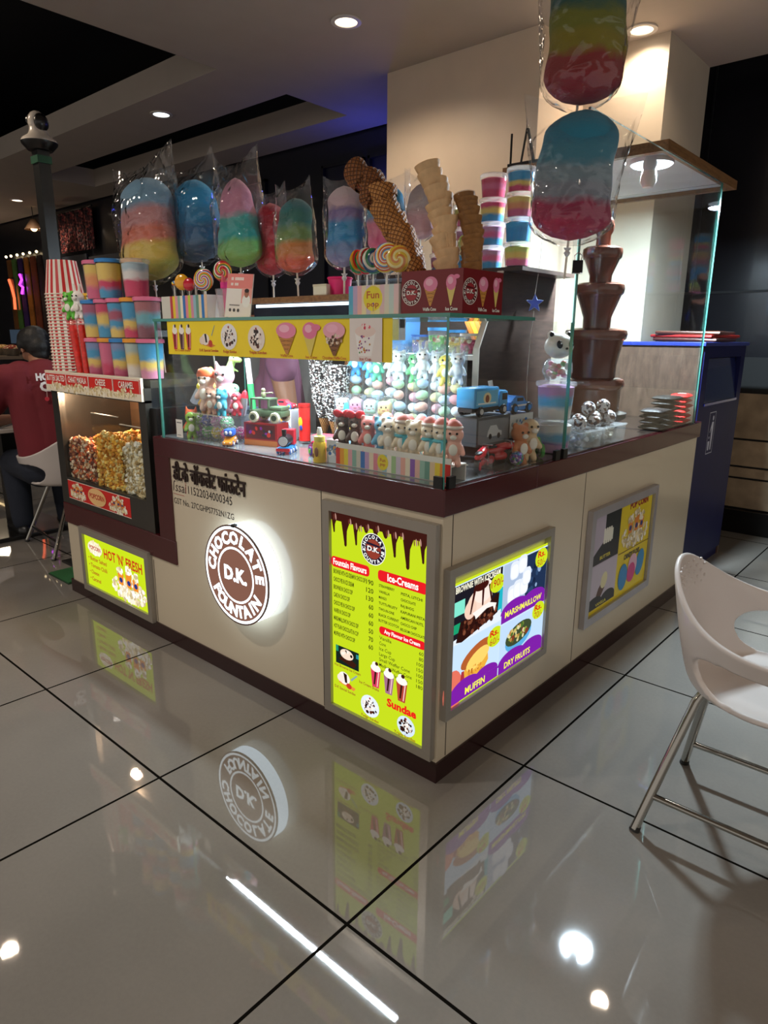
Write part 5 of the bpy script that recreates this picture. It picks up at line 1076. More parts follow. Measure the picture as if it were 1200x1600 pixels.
for i in range(6): packet((-.055+.004*(i % 2), 2.0-.004*(i % 3), CT+.001+i*.024), PI/2+.06*(i % 3), '#d8231f', '%s red snack packet of the pile at the far end of the right counter' % ordinal(5-i), 'red snack packets', acc='#f0d8c8')
for i in range(6): packet((-.06+.003*(i % 2), 1.82+.003*(i % 3), CT+.001+i*.024), PI/2-.05*(i % 3), '#17130f', '%s black snack packet of the pile beside the red packets' % ordinal(5-i), 'black snack packets', .14, .1, .022, '#2c241c')
for i in range(4): packet((-.055, 1.665, CT+.001+i*.024), PI/2+.08*(i % 2), '#1c1614', '%s black snack packet of the low pile nearest the trays' % ordinal(3-i), 'black snack packets', .12, .1, .022, '#3a3028')
t = thing('steel_scoop', 'small steel scoop tub standing behind the blue sports car', 'tub', (-.3, .78, C1)); b = MB().use(M('tub steel', '#9a9a98', .25, metal=.9)); b.lathe([(0, 0), (.045, 0), (.05, .10), (.047, .10), (.042, .004), (0, .004)], 24, cap=False); b.build('pot', t); b = MB().use(M('scoop handle', '#e8e4dc', .4)); b.tube([(-.01, .0, .03), (-.03, -.01, .12), (-.055, -.02, .24)], [.006, .007, .009], 8); b.build('handle', t); b = MB().use(M('wood handle', '#b89a78', .5)); b.tube([(.01, .01, .03), (.02, .0, .12), (.02, -.01, .19)], .006, 8); b.build('spoon', t)

# ================================================================== MARSHMALLOWS AT THE CORNER
PAST = ['#f0a8a8', '#bfe0b0', '#f4e0a0', '#c8dcec', '#f6f0ea', '#f4b8a0']
def stick_bag(loc, rz, head, ears, label, n=5, seed=1, h=.30, w=.062):
    rd = random.Random(seed); t = thing('marshmallow_pouch', label, 'marshmallow', loc, rz, 'tall marshmallow pouches with animal heads'); z = .012; hh = (h-.11)/n
    for i in range(n):
        c = PAST[(seed+i*2) % 6]; k = ('mm', c)
        if k not in _MC: b = MB().use(M('mallow '+c, c, .7, sss=.15, bump=.2, bs=60)); b.ball((0, 0, 0), (.024, .019, .017), None, 14, 10); _MC[k] = b.mesh('marshmallow')
        put(_MC[k], 'marshmallow', t, (rd.uniform(-.003, .003), 0, z+hh*.5), (rd.uniform(-.2, .2), rd.uniform(-.2, .2), rd.random()*3)); z += hh
    critter('animal_head', head, (0, -.002, z+.022), None, 0, 1.45, ears, parent=t)
    kb = ('mbag', w, h)
    if kb not in _MC:
        g = MB().use(CLEAR('pouch film', '#eef6fc', 1., .03, wrinkle=.4, wscale=30, milky=.05))
        def Q(u, v): a_ = u*2*PI; f = math.sin(min(1, v*6+.05)*PI/2); dy = .027*f*(1-max(0, (v-.8)/.2)**1.5)+.0006; return (w/2*f*math.copysign(abs(math.cos(a_))**.6, math.cos(a_)), dy*math.sin(a_), h*1.07*v)
        g.grid(Q, 26, 14, True); g.norec = True; _MC[kb] = g.mesh('clear_pouch')
    put(_MC[kb], 'clear_pouch', t); return t
# riser block behind
t = thing('riser_shelf', 'clear stepped acrylic riser under the marshmallow pouches', 'display stand', (-.30, .42, C1)); b = MB().use(CLEAR('acrylic', '#f8f4f4', 1., milky=.1)); b.box((-.455, -.06, .0), (.09, .10, .05)); b.build('step', t, False); b = MB().use(M('acrylic edge', '#d8cfc0', .2)); b.box((-.455, -.0615, .048), (.09, -.0602, .0505)); b.build('edge', t, False)
PB = [(-.715, '#3fa9e0', 'round', 'bright blue bear'), (-.66, '#4fb6e6', 'round', 'second blue bear'), (-.608, '#58b890', 'none', 'teal green'), (-.556, '#e8e6e0', 'point', 'white kitten'), (-.505, '#f0eee8', 'round', 'pale bear left of the frog'), (-.452, '#6fc27a', 'none', 'large green frog'), (-.40, '#e9e7e2', 'long', 'white rabbit right of the frog'), (-.352, '#eef0f0', 'round', 'pale bear beside the duck'), (-.304, '#f2dc5a', 'none', 'yellow duck')]
for i, (x, c, e, nm) in enumerate(PB): stick_bag((x, .405+.02*(i % 2), CT+.0512), 0.55, c, e, 'marshmallow pouch topped with a %s' % nm, 5, i+1, .31-.008*(i % 3))
stick_bag((-.255, .405, CT+.0512), .6, '#f2f0ec', 'point', 'marshmallow pouch topped with a white cat at the right end', 5, 12, .30)
# columns of smiling square marshmallows
for i, (x, c, lab) in enumerate(((-.63, '#f0dcc8', 'cream'), (-.565, '#ee9ab0', 'pink'), (-.50, '#c8e4d4', 'mint'), (-.435, '#f2dc98', 'yellow'))):
    t = thing('face_marshmallow_stick', '%s column of smiling marshmallow cubes in a clear pouch' % lab, 'marshmallow', (x, .25, CT+.0412), .5, 'columns of smiling marshmallow cubes')
    for j in range(3):
        b = MB().use(M('mallow '+c, c, .7, sss=.15)); b.box((-.022, -.02, .002), (.022, .02, .048), bev=.01, seg=3); o = b.build('marshmallow_cube', t, loc=(0, 0, .05*j))
        a = Art(inkf('face')); a.ell(-.008, .03, .0028, .0035, '#3a2420'); a.ell(.008, .03, .0028, .0035, '#3a2420'); a.ell(0, .02, .006, .003, '#b84a4a', 0, 10, PI, 2*PI); a.ell(-.014, .022, .003, .002, '#e87a8a'); a.ell(.014, .022, .003, .002, '#e87a8a'); a.build('face', o, False, loc=(0, -.0202, 0))
    b = MB().use(CLEAR('pouch film', '#eef6fc', 1.)); b.box((-.028, -.025, 0), (.028, .025, .165), bev=.006); b.build('clear_pouch', t)
t = thing('riser_shelf', 'low clear acrylic step under the smiling marshmallow columns and red hats', 'display stand', (-.34, .215, C1)); b = MB().use(CLEAR('acrylic', '#f8f4f4', 1., milky=.1)); b.box((-.34, -.06, 0), (.31, .07, .04)); b.build('step', t, False); b = MB().use(M('acrylic edge', '#d8cfc0', .2)); b.box((-.34, -.0615, .038), (.31, -.0602, .0405)); b.build('edge', t, False)
def hat(t, z=.046, c='#dc7a6c'):
    b = MB().use(M('hat '+c, c, .6)); b.lathe([(.0145, 0), (.0125, .007), (.007, .012), (0, .014)], 14, (0, 0, z), (.15, 0, 1), cap=False); b.build('cap', t); b = MB().use(M('hat brim', '#f2e4da', .7)); b.lathe([(.0135, -.002), (.0158, .001), (.0135, .004)], 14, (0, 0, z), cap=False); b.build('cap_brim', t)
def scarf(c='#4fb6c8'):
    def f(t):
        hat(t, .0475); b = MB().use(M('scarf '+c, c, .6)); b.lathe([(.0125, .019), (.0165, .022), (.0125, .0255)], 14, (0, 0, 0), cap=False); b.box((.002, -.018, .004), (.009, -.0145, .022)); b.build('scarf', t)
    return f
def bow(t): b = MB().use(M('bow red', '#e02438', .5)); b.ball((-.009, -.008, .052), (.010, .005, .008), (0, .4, 0)); b.ball((.009, -.008, .052), (.010, .005, .008), (0, -.4, 0)); b.ball((0, -.009, .052), (.004, .004, .004)); b.build('bow', t)
GM = 'animal marshmallow pops in the front row'
for i, (x, c) in enumerate(((-.385, '#f0a090'), (-.342, '#f2c8b8'), (-.298, '#f0b0a0'), (-.254, '#cfe0b8'), (-.21, '#f09888'), (-.166, '#f2a8a0'), (-.122, '#eea89c'))):
    critter('marshmallow_pop', c, (x, .205+.012*(i % 2), CT+.041+.030), '%s marshmallow pop from the left of the second row, lying wrapped behind the scarved bears' % ('first', 'second', 'third', 'fourth', 'fifth', 'sixth', 'seventh')[i], .55, 1.5, 'none', 'marshmallow', 'wrapped marshmallow pops in the second row', lambda t: hat(t, .0465, '#e88a80'), '#f6ece4')
t = thing('marshmallow_stand', 'white marshmallow pop stand with a striped fun pop strip at the glass corner', 'display stand', (-.245, .085, C1))
b = MB().use(M('white card', '#e8e4dc', .5)); b.box((-.225, -.03, 0), (.225, -.026, .07)); b.box((-.225, -.026, .046), (.225, .045, .05)); b.box((-.225, .041, 0), (.225, .045, .046)); b.build('stand', t, False)
a = Art(inkf('strip', .35)); cs = ['#d8342c', '#f0a02a', '#f0d83c', '#e8a8b0', '#8fb8a8', '#d8d0c0', '#3a76c0', '#c8a0c8', '#f2dcc0', '#e88a9a', '#d8c8a8', '#9ac0d0', '#f0e8d8', '#a8c890', '#d8c8d8', '#f0b0a0', '#f2e2c8', '#8a5ab0', '#e8b8a8', '#9ac0b0', '#6a9a8a', '#e8c8a0', '#f0d02c', '#f0882c', '#d8342c']
for i, c in enumerate(cs): a.rect(.45*i/25, 0, .45*(i+1)/25, .052, c)
a.ell(.2, .028, .022, .024, '#f0d82c'); a.text('Fun', .2, .03, .010, '#c8602c', w=.022, al='c', bold=.03); a.text('pop', .2, .018, .009, '#c8602c', w=.02, al='c', bold=.03); a.build('striped_strip', t, False, loc=(-.225, -.0304, .002))
FR = [(-.455, '#4a3028', 'round', bow, 'brown bear with a red bow at the left end of the front row'), (-.405, '#54372c', 'round', bow, 'brown bear with a red bow, second in the front row'), (-.345, '#ee8a84', 'round', None, 'coral pink bear in the front row'), (-.295, '#6fb8dc', 'round', None, 'light blue bear in the front row'), (-.262, '#eadcc8', 'round', None, 'cream bear squeezed beside the blue one'),
      (-.215, '#ecd9bc', 'round', scarf(), 'cream bear with red hat and teal scarf, left of the pair'), (-.168, '#e6d4b8', 'round', None, 'cream bear between the two scarved bears'), (-.115, '#ecd9bc', 'round', scarf(), 'cream bear with red hat and teal scarf, right of the pair'), (-.07, '#e8d6ba', 'round', scarf('#5fc0d0'), 'cream scarved bear close to the glass corner'), (-.03, '#f0b8a8', 'none', lambda t: hat(t, .0465), 'pink-faced pop with a red hat at the very corner')]
for i, (x, c, e, ex, nm) in enumerate(FR):
    t = critter('marshmallow_pop', c, (x, .075+.006*(i % 2), CT+.051+.028), nm[0].upper()*0+nm, .5, 1.62, e, 'marshmallow', GM, ex)
    b = MB().use(M('white stick', '#e9e2d6', .5)); b.cyl((0, 0, -.0165), (0, 0, -.008), .0012, None, 6); b.build('stick', t)

# sprinkle dipped cones standing in the middle of the case
SPK = KERNELS('black and white sprinkles', ['#141216', '#e8e6e2', '#5a4a44', '#f4f2ee', '#241c1c'], 150)
def dipped():
    b = MB().use(WAF); b.lathe([(.006, 0), (.026, .07)], 24, cap=False); m1 = b.mesh('waffle'); b = MB().use(SPK); b.lathe([(.0265, .068), (.047, .135), (.05, .15), (.046, .155), (.035, .14)], 26, cap=False); return m1, b.mesh('sprinkle_rim')
m1, m2 = dipped(); GS = 'sprinkle dipped waffle cones'
for k_, (x, y, n, nm) in enumerate(((-.885, .405, 6, 'left'), (-.775, .355, 5, 'right'))):
    for i in range(n):
        t = thing('dipped_cone', '%s black and white sprinkle-dipped cone of the %s upright stack' % (ordinal(n-1-i), nm), 'ice cream cone', (x+.004*i*(1 if k_ else -1), y, CT+.02+i*.030), i, GS); put(m1, 'waffle', t); put(m2, 'sprinkle_rim', t)
me = cone_mesh('waffle')
for k_, (x, y, n, m_, nm) in enumerate(((-.84, .53, 5, 'waffle', 'golden waffle'), (-.735, .55, 5, 'wafer', 'cream wafer'))):
    mm = cone_mesh(m_)
    for i in range(n): o = put(mm, m_+'_cone', None, (x, y, CT+.10+i*.026), (.0, .0, i), '%s %s cone of the stack behind the sprinkle cones' % (ordinal(n-1-i), nm), 'ice cream cone', 'plain cones behind the sprinkle cones')
t = thing('cone_holder', 'dark metal cone holder rack under the sprinkle cones', 'rack', (-.82, .42, C1)); b = MB().use(BLKM); b.box((-.13, -.1, 0), (.17, .13, .012), bev=.003); b.build('base', t, False)
for x, y in ((-.065, -.015), (.045, -.065), (-.01, .08), (.10, .05)): b = MB().use(BLKM); b.lathe([(.017, .012), (.017, .02), (.012, .02), (.012, .012)], 16, (x, y, 0), cap=False); b.build('holder_ring', t)
# ================================================================== TOYS ON THE LEFT OF THE CASE
t = thing('ball_box', 'clear acrylic box of glittery bouncy balls at the left of the case', 'box', (-1.20, .13, C1)); b = MB().use(CLEAR('acrylic', '#f8f4f4', 1., milky=.1)); b.box((-.125, -.06, 0), (.125, .06, .10)); b.build('box', t, False); b = MB().use(M('acrylic edge', '#d8cfc0', .2)); b.box((-.126, -.0612, .098), (.126, -.06, .1012)); b.build('edge', t, False)
bc = ['#b45ac0', '#5fb85a', '#e8d85a', '#e83a9a', '#5aa8d8', '#e8e4ec', '#7ac8a0', '#d86ab0', '#98c84a', '#6a7ad0', '#e0a8d8', '#8ae0a8']
for i in range(12):
    x = -.098+(i % 4)*.064+(.012 if i//4 % 2 else 0); y = -.028+.055*(i//4 % 2); z = .028+.045*(i//8); 
    c = bc[i]; t = thing('bouncy_ball', 'glittery bouncy ball in the clear box, %s from its left, %s' % (('first', 'second', 'third', 'fourth')[i % 4], ('lower front', 'lower back', 'upper')[i//4]), 'ball', (-1.20+x*.97, .13+y, CT+.0012+z), i, 'bouncy balls in the clear box')
    b = MB().use(KERNELS('glitter '+c, [c, '#f4f0f8', c, c], 160)); b.ball((0, 0, 0), .0265, None, 16, 10); b.build('ball', t); b = MB().use(M('band '+c, c, .3)); b.lathe([(.0262, -.002), (.0272, 0), (.0262, .002)], 18, cap=False); b.build('seam', t)
S1 = CT+.1025
GF = 'small plastic toys heaped at the left end of the case'
TF = [(-1.345, .10, CT+.036, '#e8622c', 'point', 'orange fish-finned toy at the far left by the glass', 2., .6), (-1.325, .16, CT+.038, '#3f86c8', 'round', 'blue toy behind the orange one at the far left', 2.1, .2), (-1.30, .07, CT+.034, '#8fb83a', 'none', 'lime green toy at the front left corner of the heap', 1.9, .9),
      (-1.295, .14, S1+.03, '#e8c03a', 'round', 'yellow bear toy sitting on the left of the clear ball box', 1.9, .4), (-1.245, .11, S1+.03, '#c88a5a', 'none', 'brown-faced toy on the ball box', 1.8, .5), (-1.19, .095, S1+.03, '#d8a890', 'round', 'pinkish capsule toy at the front of the ball box', 1.8, .4), (-1.125, .095, S1+.03, '#3aa0b8', 'round', 'teal blue toy at the front right of the ball box', 1.8, .3), (-1.08, .13, S1+.03, '#d83a4a', 'none', 'red toy at the right end of the ball box', 1.6, .6),
      (-1.315, .2, CT+.14, '#a8743a', 'round', 'brown monkey-coloured toy high on the left of the heap', 2.2, .2), (-1.265, .18, S1+.03, '#e8a82c', 'point', 'amber toy behind the yellow bear', 2., .7)]
for x, y, z, c, e, lab, s, rz in TF: critter('toy_figure', c, (x, y, z-.004*s), lab, rz, s*.8, e, 'toy figure', GF)
rd = random.Random(11); TN = [('turquoise', '#2fb0b8'), ('violet', '#7a4ab0'), ('scarlet', '#d8282c'), ('lemon', '#f0e04a'), ('sky blue', '#5ab0ea'), ('orange', '#f08a2c'), ('white', '#eeece6'), ('grass green', '#4fa03a'), ('rose', '#e86a9a'), ('navy', '#2a3a7a'), ('tan', '#c8a070'), ('mint', '#8fd8b0')]
for i, (nm, c) in enumerate(TN):
    x, y, z = ((-1.355+.035*i, .215-.01*(i % 2), CT+.028) if i < 3 else (-1.29+.028*(i-3), .155+.012*((i*2) % 3), S1+.024) if i < 9 else (-1.32+.05*(i-9), .235, CT+.14))
    t = critter('toy_figure', c, (x, y, z), 'small %s plastic animal toy in the heap at the left end of the case' % nm, rd.uniform(-.6, 1.6), rd.uniform(1.25, 1.6), ['round', 'point', 'long', 'none'][i % 4], 'toy figure', GF); t.rotation_euler.y = rd.uniform(-.5, .5)
# two big squishy lamps
for loc, c, ear, lab, s, hairc in (((-1.165, .14, S1+.056), '#f2b6c4', 'point', 'large pink pig-nosed toy head on the ball box', 2.5, None), ((-1.235, .105, S1+.052), '#f4d2c2', 'round', 'pale toy doll with orange hair left of the pink toy', 2.2, '#e86a3a')):
    t = critter('plush_toy', c, loc, lab, .45, s, ear, 'toy figure')
    if hairc: b = MB().use(M('hair '+hairc, hairc, .5)); b.ball((0, .002, .043), (.0185, .016, .013)); b.build('hair', t)
# dinosaur
dn = blob_mesh('body', [((0, 0, .03), .016, (.02, 0, .045), .015), ((.02, 0, .045), .013, (.035, 0, .075), .010), ((.035, 0, .078), .012, (.06, 0, .076), .008), ((-.01, 0, .028), .012, (-.05, 0, .015), .004), ((.01, .01, .02), .008, (.012, .012, 0), .007), ((.01, -.01, .02), .008, (.012, -.012, 0), .007), ((.03, .008, .05), .004, (.045, .01, .042), .003), ((.03, -.008, .05), .004, (.045, -.01, .042), .003)], [M('dino green', '#6f8f4a', .5, var=.25, vs=40)], .003, 2)
t = thing('toy_dinosaur', 'green toy dinosaur standing at the top of the toy heap', 'toy dinosaur', (-1.28, .22, CT+.2), .3); t.scale = (1.35, 1.35, 1.35); put(dn, 'body', t); b = MB().use(M('dino belly', '#d8cf9a', .5)); b.ball((.029, 0, .036), (.006, .009, .014)); b.build('belly', t); b = MB().use(M('eye black', '#120e10', .2)); b.ball((.045, .010, .084), .0022, None, 8, 6); b.ball((.045, -.010, .084), .0022, None, 8, 6); b.build('eyes', t)
t = thing('toy_crate', 'dark plastic crate hidden under the dinosaur and monkey toys', 'crate', (-1.285, .25, C1)); b = MB().use(M('crate dark', '#3a4250', .4)); b.box((-.08, -.025, 0), (.10, .06, .105)); b.build('body', t, False); b = MB().use(M('crate rim', '#55607a', .4)); b.box((-.083, -.03, .105), (.103, .063, .114)); b.build('rim', t, False)
# water blaster
t = thing('water_blaster', 'yellow and clear toy water blaster tilted up at the left end of the case', 'toy blaster', (-1.352, .12, CT+.135), .3, rot=(0, -.95, .25))
b = MB().use(CLEAR('blaster tank', '#dfe8f4', 1., milky=.3)); b.cyl((0, 0, 0), (.075, 0, 0), .017, None, 18); b.build('tank', t)
b = MB().use(M('blaster yellow', '#efe23a', .35)); b.cyl((.075, 0, 0), (.17, 0, 0), .009, .007, 14); b.lathe([(.018, .068), (.02, .075), (.018, .085), (.009, .09)], 16, (0, 0, 0), (1, 0, 0), cap=False); b.build('nozzle', t)
b = MB().use(M('blaster yellow', '#efe23a', .35)); b.box((.06, -.006, -.05), (.08, .006, -.014), bev=.003); b.build('grip', t)
t = thing('bubble_wand', 'white and green bubble stick standing behind the toy heap', 'bubble stick', (-1.17, .27, CT+.18), rot=(0, -.12, 0)); b = MB().use(M('wand white', '#e8dcdc', .4)); b.cyl((0, 0, .03), (0, 0, .13), .011, None, 14); b.build('tube', t); b = MB().use(M('wand green', '#2f9a5a', .4)); b.cyl((0, 0, -.17), (0, 0, .03), .013, None, 14); b.build('cap', t)
t = thing('toy_rocket', 'small silver toy rocket with a red tip beside the pink toy', 'toy', (-1.075, .15, S1), rot=(0, .25, 0)); b = MB().use(M('rocket silver', '#b8b8c0', .25, metal=.6)); b.lathe([(0, 0), (.013, .0), (.016, .03), (.014, .07), (0, .07)], 16, cap=False); b.build('hull', t); b = MB().use(M('rocket red', '#d8283a', .3)); b.lathe([(.0142, .07), (.009, .09), (0, .1)], 16, cap=False); b.build('nose', t)
# jeep on its red box
def art_red(a, w, h): a.rect(0, 0, w, h, '#a01c24'); a.rect(w*.06, h*.3, w*.94, h*.92, '#5c1820'); a.blobs(w*.5, h*.6, w*.36, h*.22, 14, h*.1, ['#8a2a9a', '#d8382c', '#c8c8d0', '#2a2a34'], 3); a.rect(0, 0, w, h*.24, '#c8743a')
prodbox('toy_box', 'red toy car box under the army green jeep', (-.945, .16, C1), .25, .15, .075, .085, '#8a1c22', art_red)
t = thing('toy_jeep', 'army green toy jeep with a gunner on top of the red toy box', 'toy jeep', (-.935, .165, CT+.0862), .3, 'toy vehicles in the glass case'); JG = M('army green', '#4d6348', .5)
b = MB().use(JG); b.box((-.065, -.032, .022), (.075, .032, .045), bev=.004); b.box((.02, -.03, .045), (.075, .03, .06), bev=.005); b.build('hull', t); b = MB().use(JG)
for x in (-.06, .015): b.box((x, -.03, .045), (x+.006, -.024, .085)); b.box((x, .024, .045), (x+.006, .03, .085))
b.box((-.06, -.03, .083), (.021, .03, .088)); b.build('roll_cage', t, False); b = MB().use(M('army dark', '#222a22', .5)); b.box((.016, -.026, .06), (.02, .026, .082)); b.build('windscreen', t, False)
b = MB().use(M('army tan', '#8a8a68', .5)); b.ball((-.02, 0, .10), (.010, .010, .012)); b.ball((-.02, 0, .116), .008); b.cyl((-.01, 0, .105), (.02, 0, .108), .003); b.build('gunner', t)
wheels(t, [(x, y, .02) for x in (-.042, .05) for y in (-.036, .036)], .02, .014, '#c8c4a8', '#3a4638')
car('toy_car', 'small orange and blue toy car at the front glass left of the red box', (-1.03, .055, C1), -.9, .085, '#e8932c', '#f0f0f4', '#4a3a6a', '#e8e0d0', stripe='#e8a84a')
t = thing('toy_car_roof_block', 'blue block toy sitting on the small orange car', 'toy block', (-1.03, .055, CT+.036), -.9); b = MB().use(M('block blue', '#2f62c8', .3)); b.box((-.026, -.018, 0), (.022, .018, .026), bev=.006); b.build('block', t); b = MB().use(M('block pale', '#dfe8f4', .3)); b.ball((.022, -.008, .013), (.004, .006, .007)); b.ball((.022, .008, .013), (.004, .006, .007)); b.build('eyes', t)
# toy locomotive
t = thing('toy_locomotive', 'small black and blue toy steam locomotive facing the front glass', 'toy train', (-.745, .085, C1), -1.0, 'toy vehicles in the glass case'); b = MB().use(M('loco blue', '#2f8ad0', .3)); b.box((-.05, -.02, .014), (.045, .02, .026), bev=.003); b.build('chassis', t, False); b = MB().use(M('loco black', '#1c1c22', .3)); b.cyl((-.02, 0, .046), (.04, 0, .046), .019, None, 18); b.cyl((.025, 0, .06), (.025, 0, .085), .007, .009, 12); b.build('boiler', t); b = MB().use(M('loco grey', '#cfcfd2', .3)); b.cyl((.0395, 0, .046), (.043, 0, .046), .016, None, 18); b.build('smokebox_door', t); b = MB().use(M('loco red', '#c8283a', .3)); b.box((-.05, -.022, .026), (-.018, .022, .08), bev=.003); b.box((.04, -.024, .012), (.048, .024, .022)); b.build('cab', t, False)
wheels(t, [(x, y, .012) for x in (-.035, 0, .03) for y in (-.022, .022)], .012, .006, '#3a76c0', '#d8d8dc')
car('toy_racer', 'pink and red toy racer with purple wheels behind the yellow bottle', (-.60, .12, C1), -.35, .13, '#d8305a', wheel='#5a3a9a', hub='#7ac83a')
prodbox('toy_package', 'red and pink bagged toy lying behind the racer', (-.66, .2, C1), .3, .1, .06, .06, '#d84a5a', art_mix)
t = thing('tin_tube', 'tall red tin tube standing on the case floor behind the racer', 'tube', (-.86, .275, CT+.0126)); b = MB().use(M('tin red', '#d8231f', .3, coat=.4)); b.lathe([(0, 0), (.022, 0), (.022, .125), (0, .125)], 22, cap=False); b.build('body', t); b = MB().use(M('tin rim', '#b81c1c', .3)); b.lathe([(.0225, .125), (.0235, .128), (.0225, .139), (0, .139)], 22, cap=False); b.build('lid', t); b = MB().use(M('tin print', '#f0c02a', .3)); b.ball((.0, -.0215, .07), (.011, .002, .02)); b.use(M('tin blue', '#2a4aa0', .3)).ball((.004, -.0225, .05), (.008, .002, .01)); b.build('print', t)
def bottle(loc, label, body, cap, nz, s=1.):
    t = thing('candy_bottle', label, 'bottle', loc, 0, 'small sweet bottles'); t.scale = (s, s, s); b = MB().use(M('bottle '+body, body, .3, coat=.4)); b.lathe([(0, 0), (.021, 0), (.0225, .006), (.0225, .058), (.017, .068), (0, .068)], 22, cap=False); b.build('body', t)
    b = MB().use(M('bottle cap '+cap, cap, .35)); b.lathe([(0, .068), (.018, .068), (.018, .084), (.010, .088), (0, .088)], 20, cap=False); b.build('cap', t); b = MB().use(M('nozzle '+nz, nz, .35)); b.lathe([(.009, .088), (.009, .1), (.006, .112), (0, .114)], 14, cap=False); b.build('nozzle', t)
    b = MB().use(M('bottle print', '#8a5a3a', .4)); b.ball((.006, -.021, .035), (.009, .003, .016)); b.ball((-.008, -.0205, .022), (.006, .003, .009)); b.build('print', t)
bottle((-.535, .045, C1), 'small yellow sweet bottle with a white nozzle at the front glass', '#efc83a', '#f2e86a', '#f6f4ee')
bottle((-.575, .21, CT+.061), 'yellow-banded sweet bottle with a sky blue cap left of the smiling marshmallows', '#e8c82c', '#4fb4e0', '#4fb4e0', 1.05)
bottle((-.535, .155, C1), 'pale blue sweet bottle on the case floor behind the yellow one', '#a8d4ec', '#f0d84a', '#5fb8e8', 1.2)
prodbox('sweet_box', 'small pink sweet box between the yellow bottle and the marshmallow stand', (-.49, .075, C1), .2, .05, .035, .075, '#e8a0a8', art_mix)
prodbox('clear_case', 'small white boxed toy behind the toy heap at the vendor side', (-1.0, .3, C1), .2, .11, .07, .12, '#c8d4dc', art_mix)
car('toy_car', 'red toy car on top of the white boxed toy behind the heap', (-1.0, .3, CT+.1206), .4, .09, '#d83a4a', hub='#b8d84a', wheel='#3a6ac0')
# ================================================================== LITTER BIN BY THE KIOSK END
NV = M('navy laminate', '#12164a', .5, var=.1, spec=.25); WN = WOOD('bin walnut', '#4a382e', '#6a5244', .4, (4, 1, 1))
t = thing('litter_bin', 'navy and walnut litter bin cabinet at the far end of the kiosk', 'bin', (-.37, 2.64, 0))
b = MB().use(WN); b.box((-.33, -.40, 0), (.32, -.38, 1.28)); b.box((-.04, .38, 0), (.32, .40, 1.28)); b.box((-.04, -.38, 0), (-.02, .38, 1.28)); b.build('side_panel', t, False)
b = MB().use(NV); b.box((.30, -.38, .06), (.326, .38, .98)); b.box((.30, -.38, 1.22), (.326, .38, 1.28)); b.box((.30, -.38, .98), (.326, -.30, 1.22)); b.box((.30, .30, .98), (.326, .38, 1.22)); b.box((.28, -.39, 0), (.31, .39, .06)); b.build('front_panel', t, False)
b = MB().use(M('flap blue', '#1a2458', .15, coat=.6)); b.box((.302, -.295, .985), (.31, .295, 1.215), rot=(0, -.12, 0)); b.build('flap', t, False)
b = MB().use(M('flap rim', '#2a3a9a', .2, coat=.5)); b.box((.318, -.30, .972), (.332, .30, .985)); b.build('flap_lip', t, False)
b = MB().use(M('blue bin top', '#2c3a8e', .3)); b.box((-.04, -.41, 1.28), (.335, .41, 1.30), bev=.003); b.box((-.34, -.41, 1.28), (-.04, -.37, 1.30), bev=.003); b.build('top', t, False)
a = Art(inkf('binsign')); s_ = '#c8cce0'
for q in ((0, 0, .11, .004), (0, .226, .11, .23), (0, 0, .004, .23), (.106, 0, .11, .23)): a.rect(*q, s_)
a.ell(.07, .195, .012, .014, s_); a.poly([(.055, .175), (.085, .175), (.085, .09), (.08, .02), (.062, .02), (.058, .09)], s_); a.poly([(.055, .172), (.03, .12), (.036, .115), (.06, .15)], s_); a.poly([(.016, .07), (.046, .07), (.042, .02), (.02, .02)], s_); a.ell(.03, .09, .007, .007, s_)
a.build('litter_pictogram', t, False, loc=(.3266, -.16, .70), rot=(0, 0, PI/2))
for i, (c, dz, rz, lab) in enumerate((('#5a2c22', .0, .05, 'brown serving tray at the bottom of the pile on the bin'), ('#8a2420', .018, -.04, 'red-edged serving tray in the middle of the pile on the bin'), ('#6a3a28', .036, .1, 'tilted brown serving tray on top of the pile on the bin'))):
    t = thing('serving_tray', lab, 'tray', (-.21, 2.62, 1.3008+dz), PI/2+rz, 'serving trays piled on the bin'); b = MB().use(M('tray '+c, c, .35)); b.box((-.22, -.15, 0), (.22, .15, .006), bev=.002); b.build('base', t, False)
    b = MB().use(M('tray rim '+c, '#b02a24' if i == 1 else c, .35)); b.tube([(-.225, -.155, .012), (.225, -.155, .012), (.225, .155, .012), (-.225, .155, .012)], .008, 8, True); b.build('rim', t)

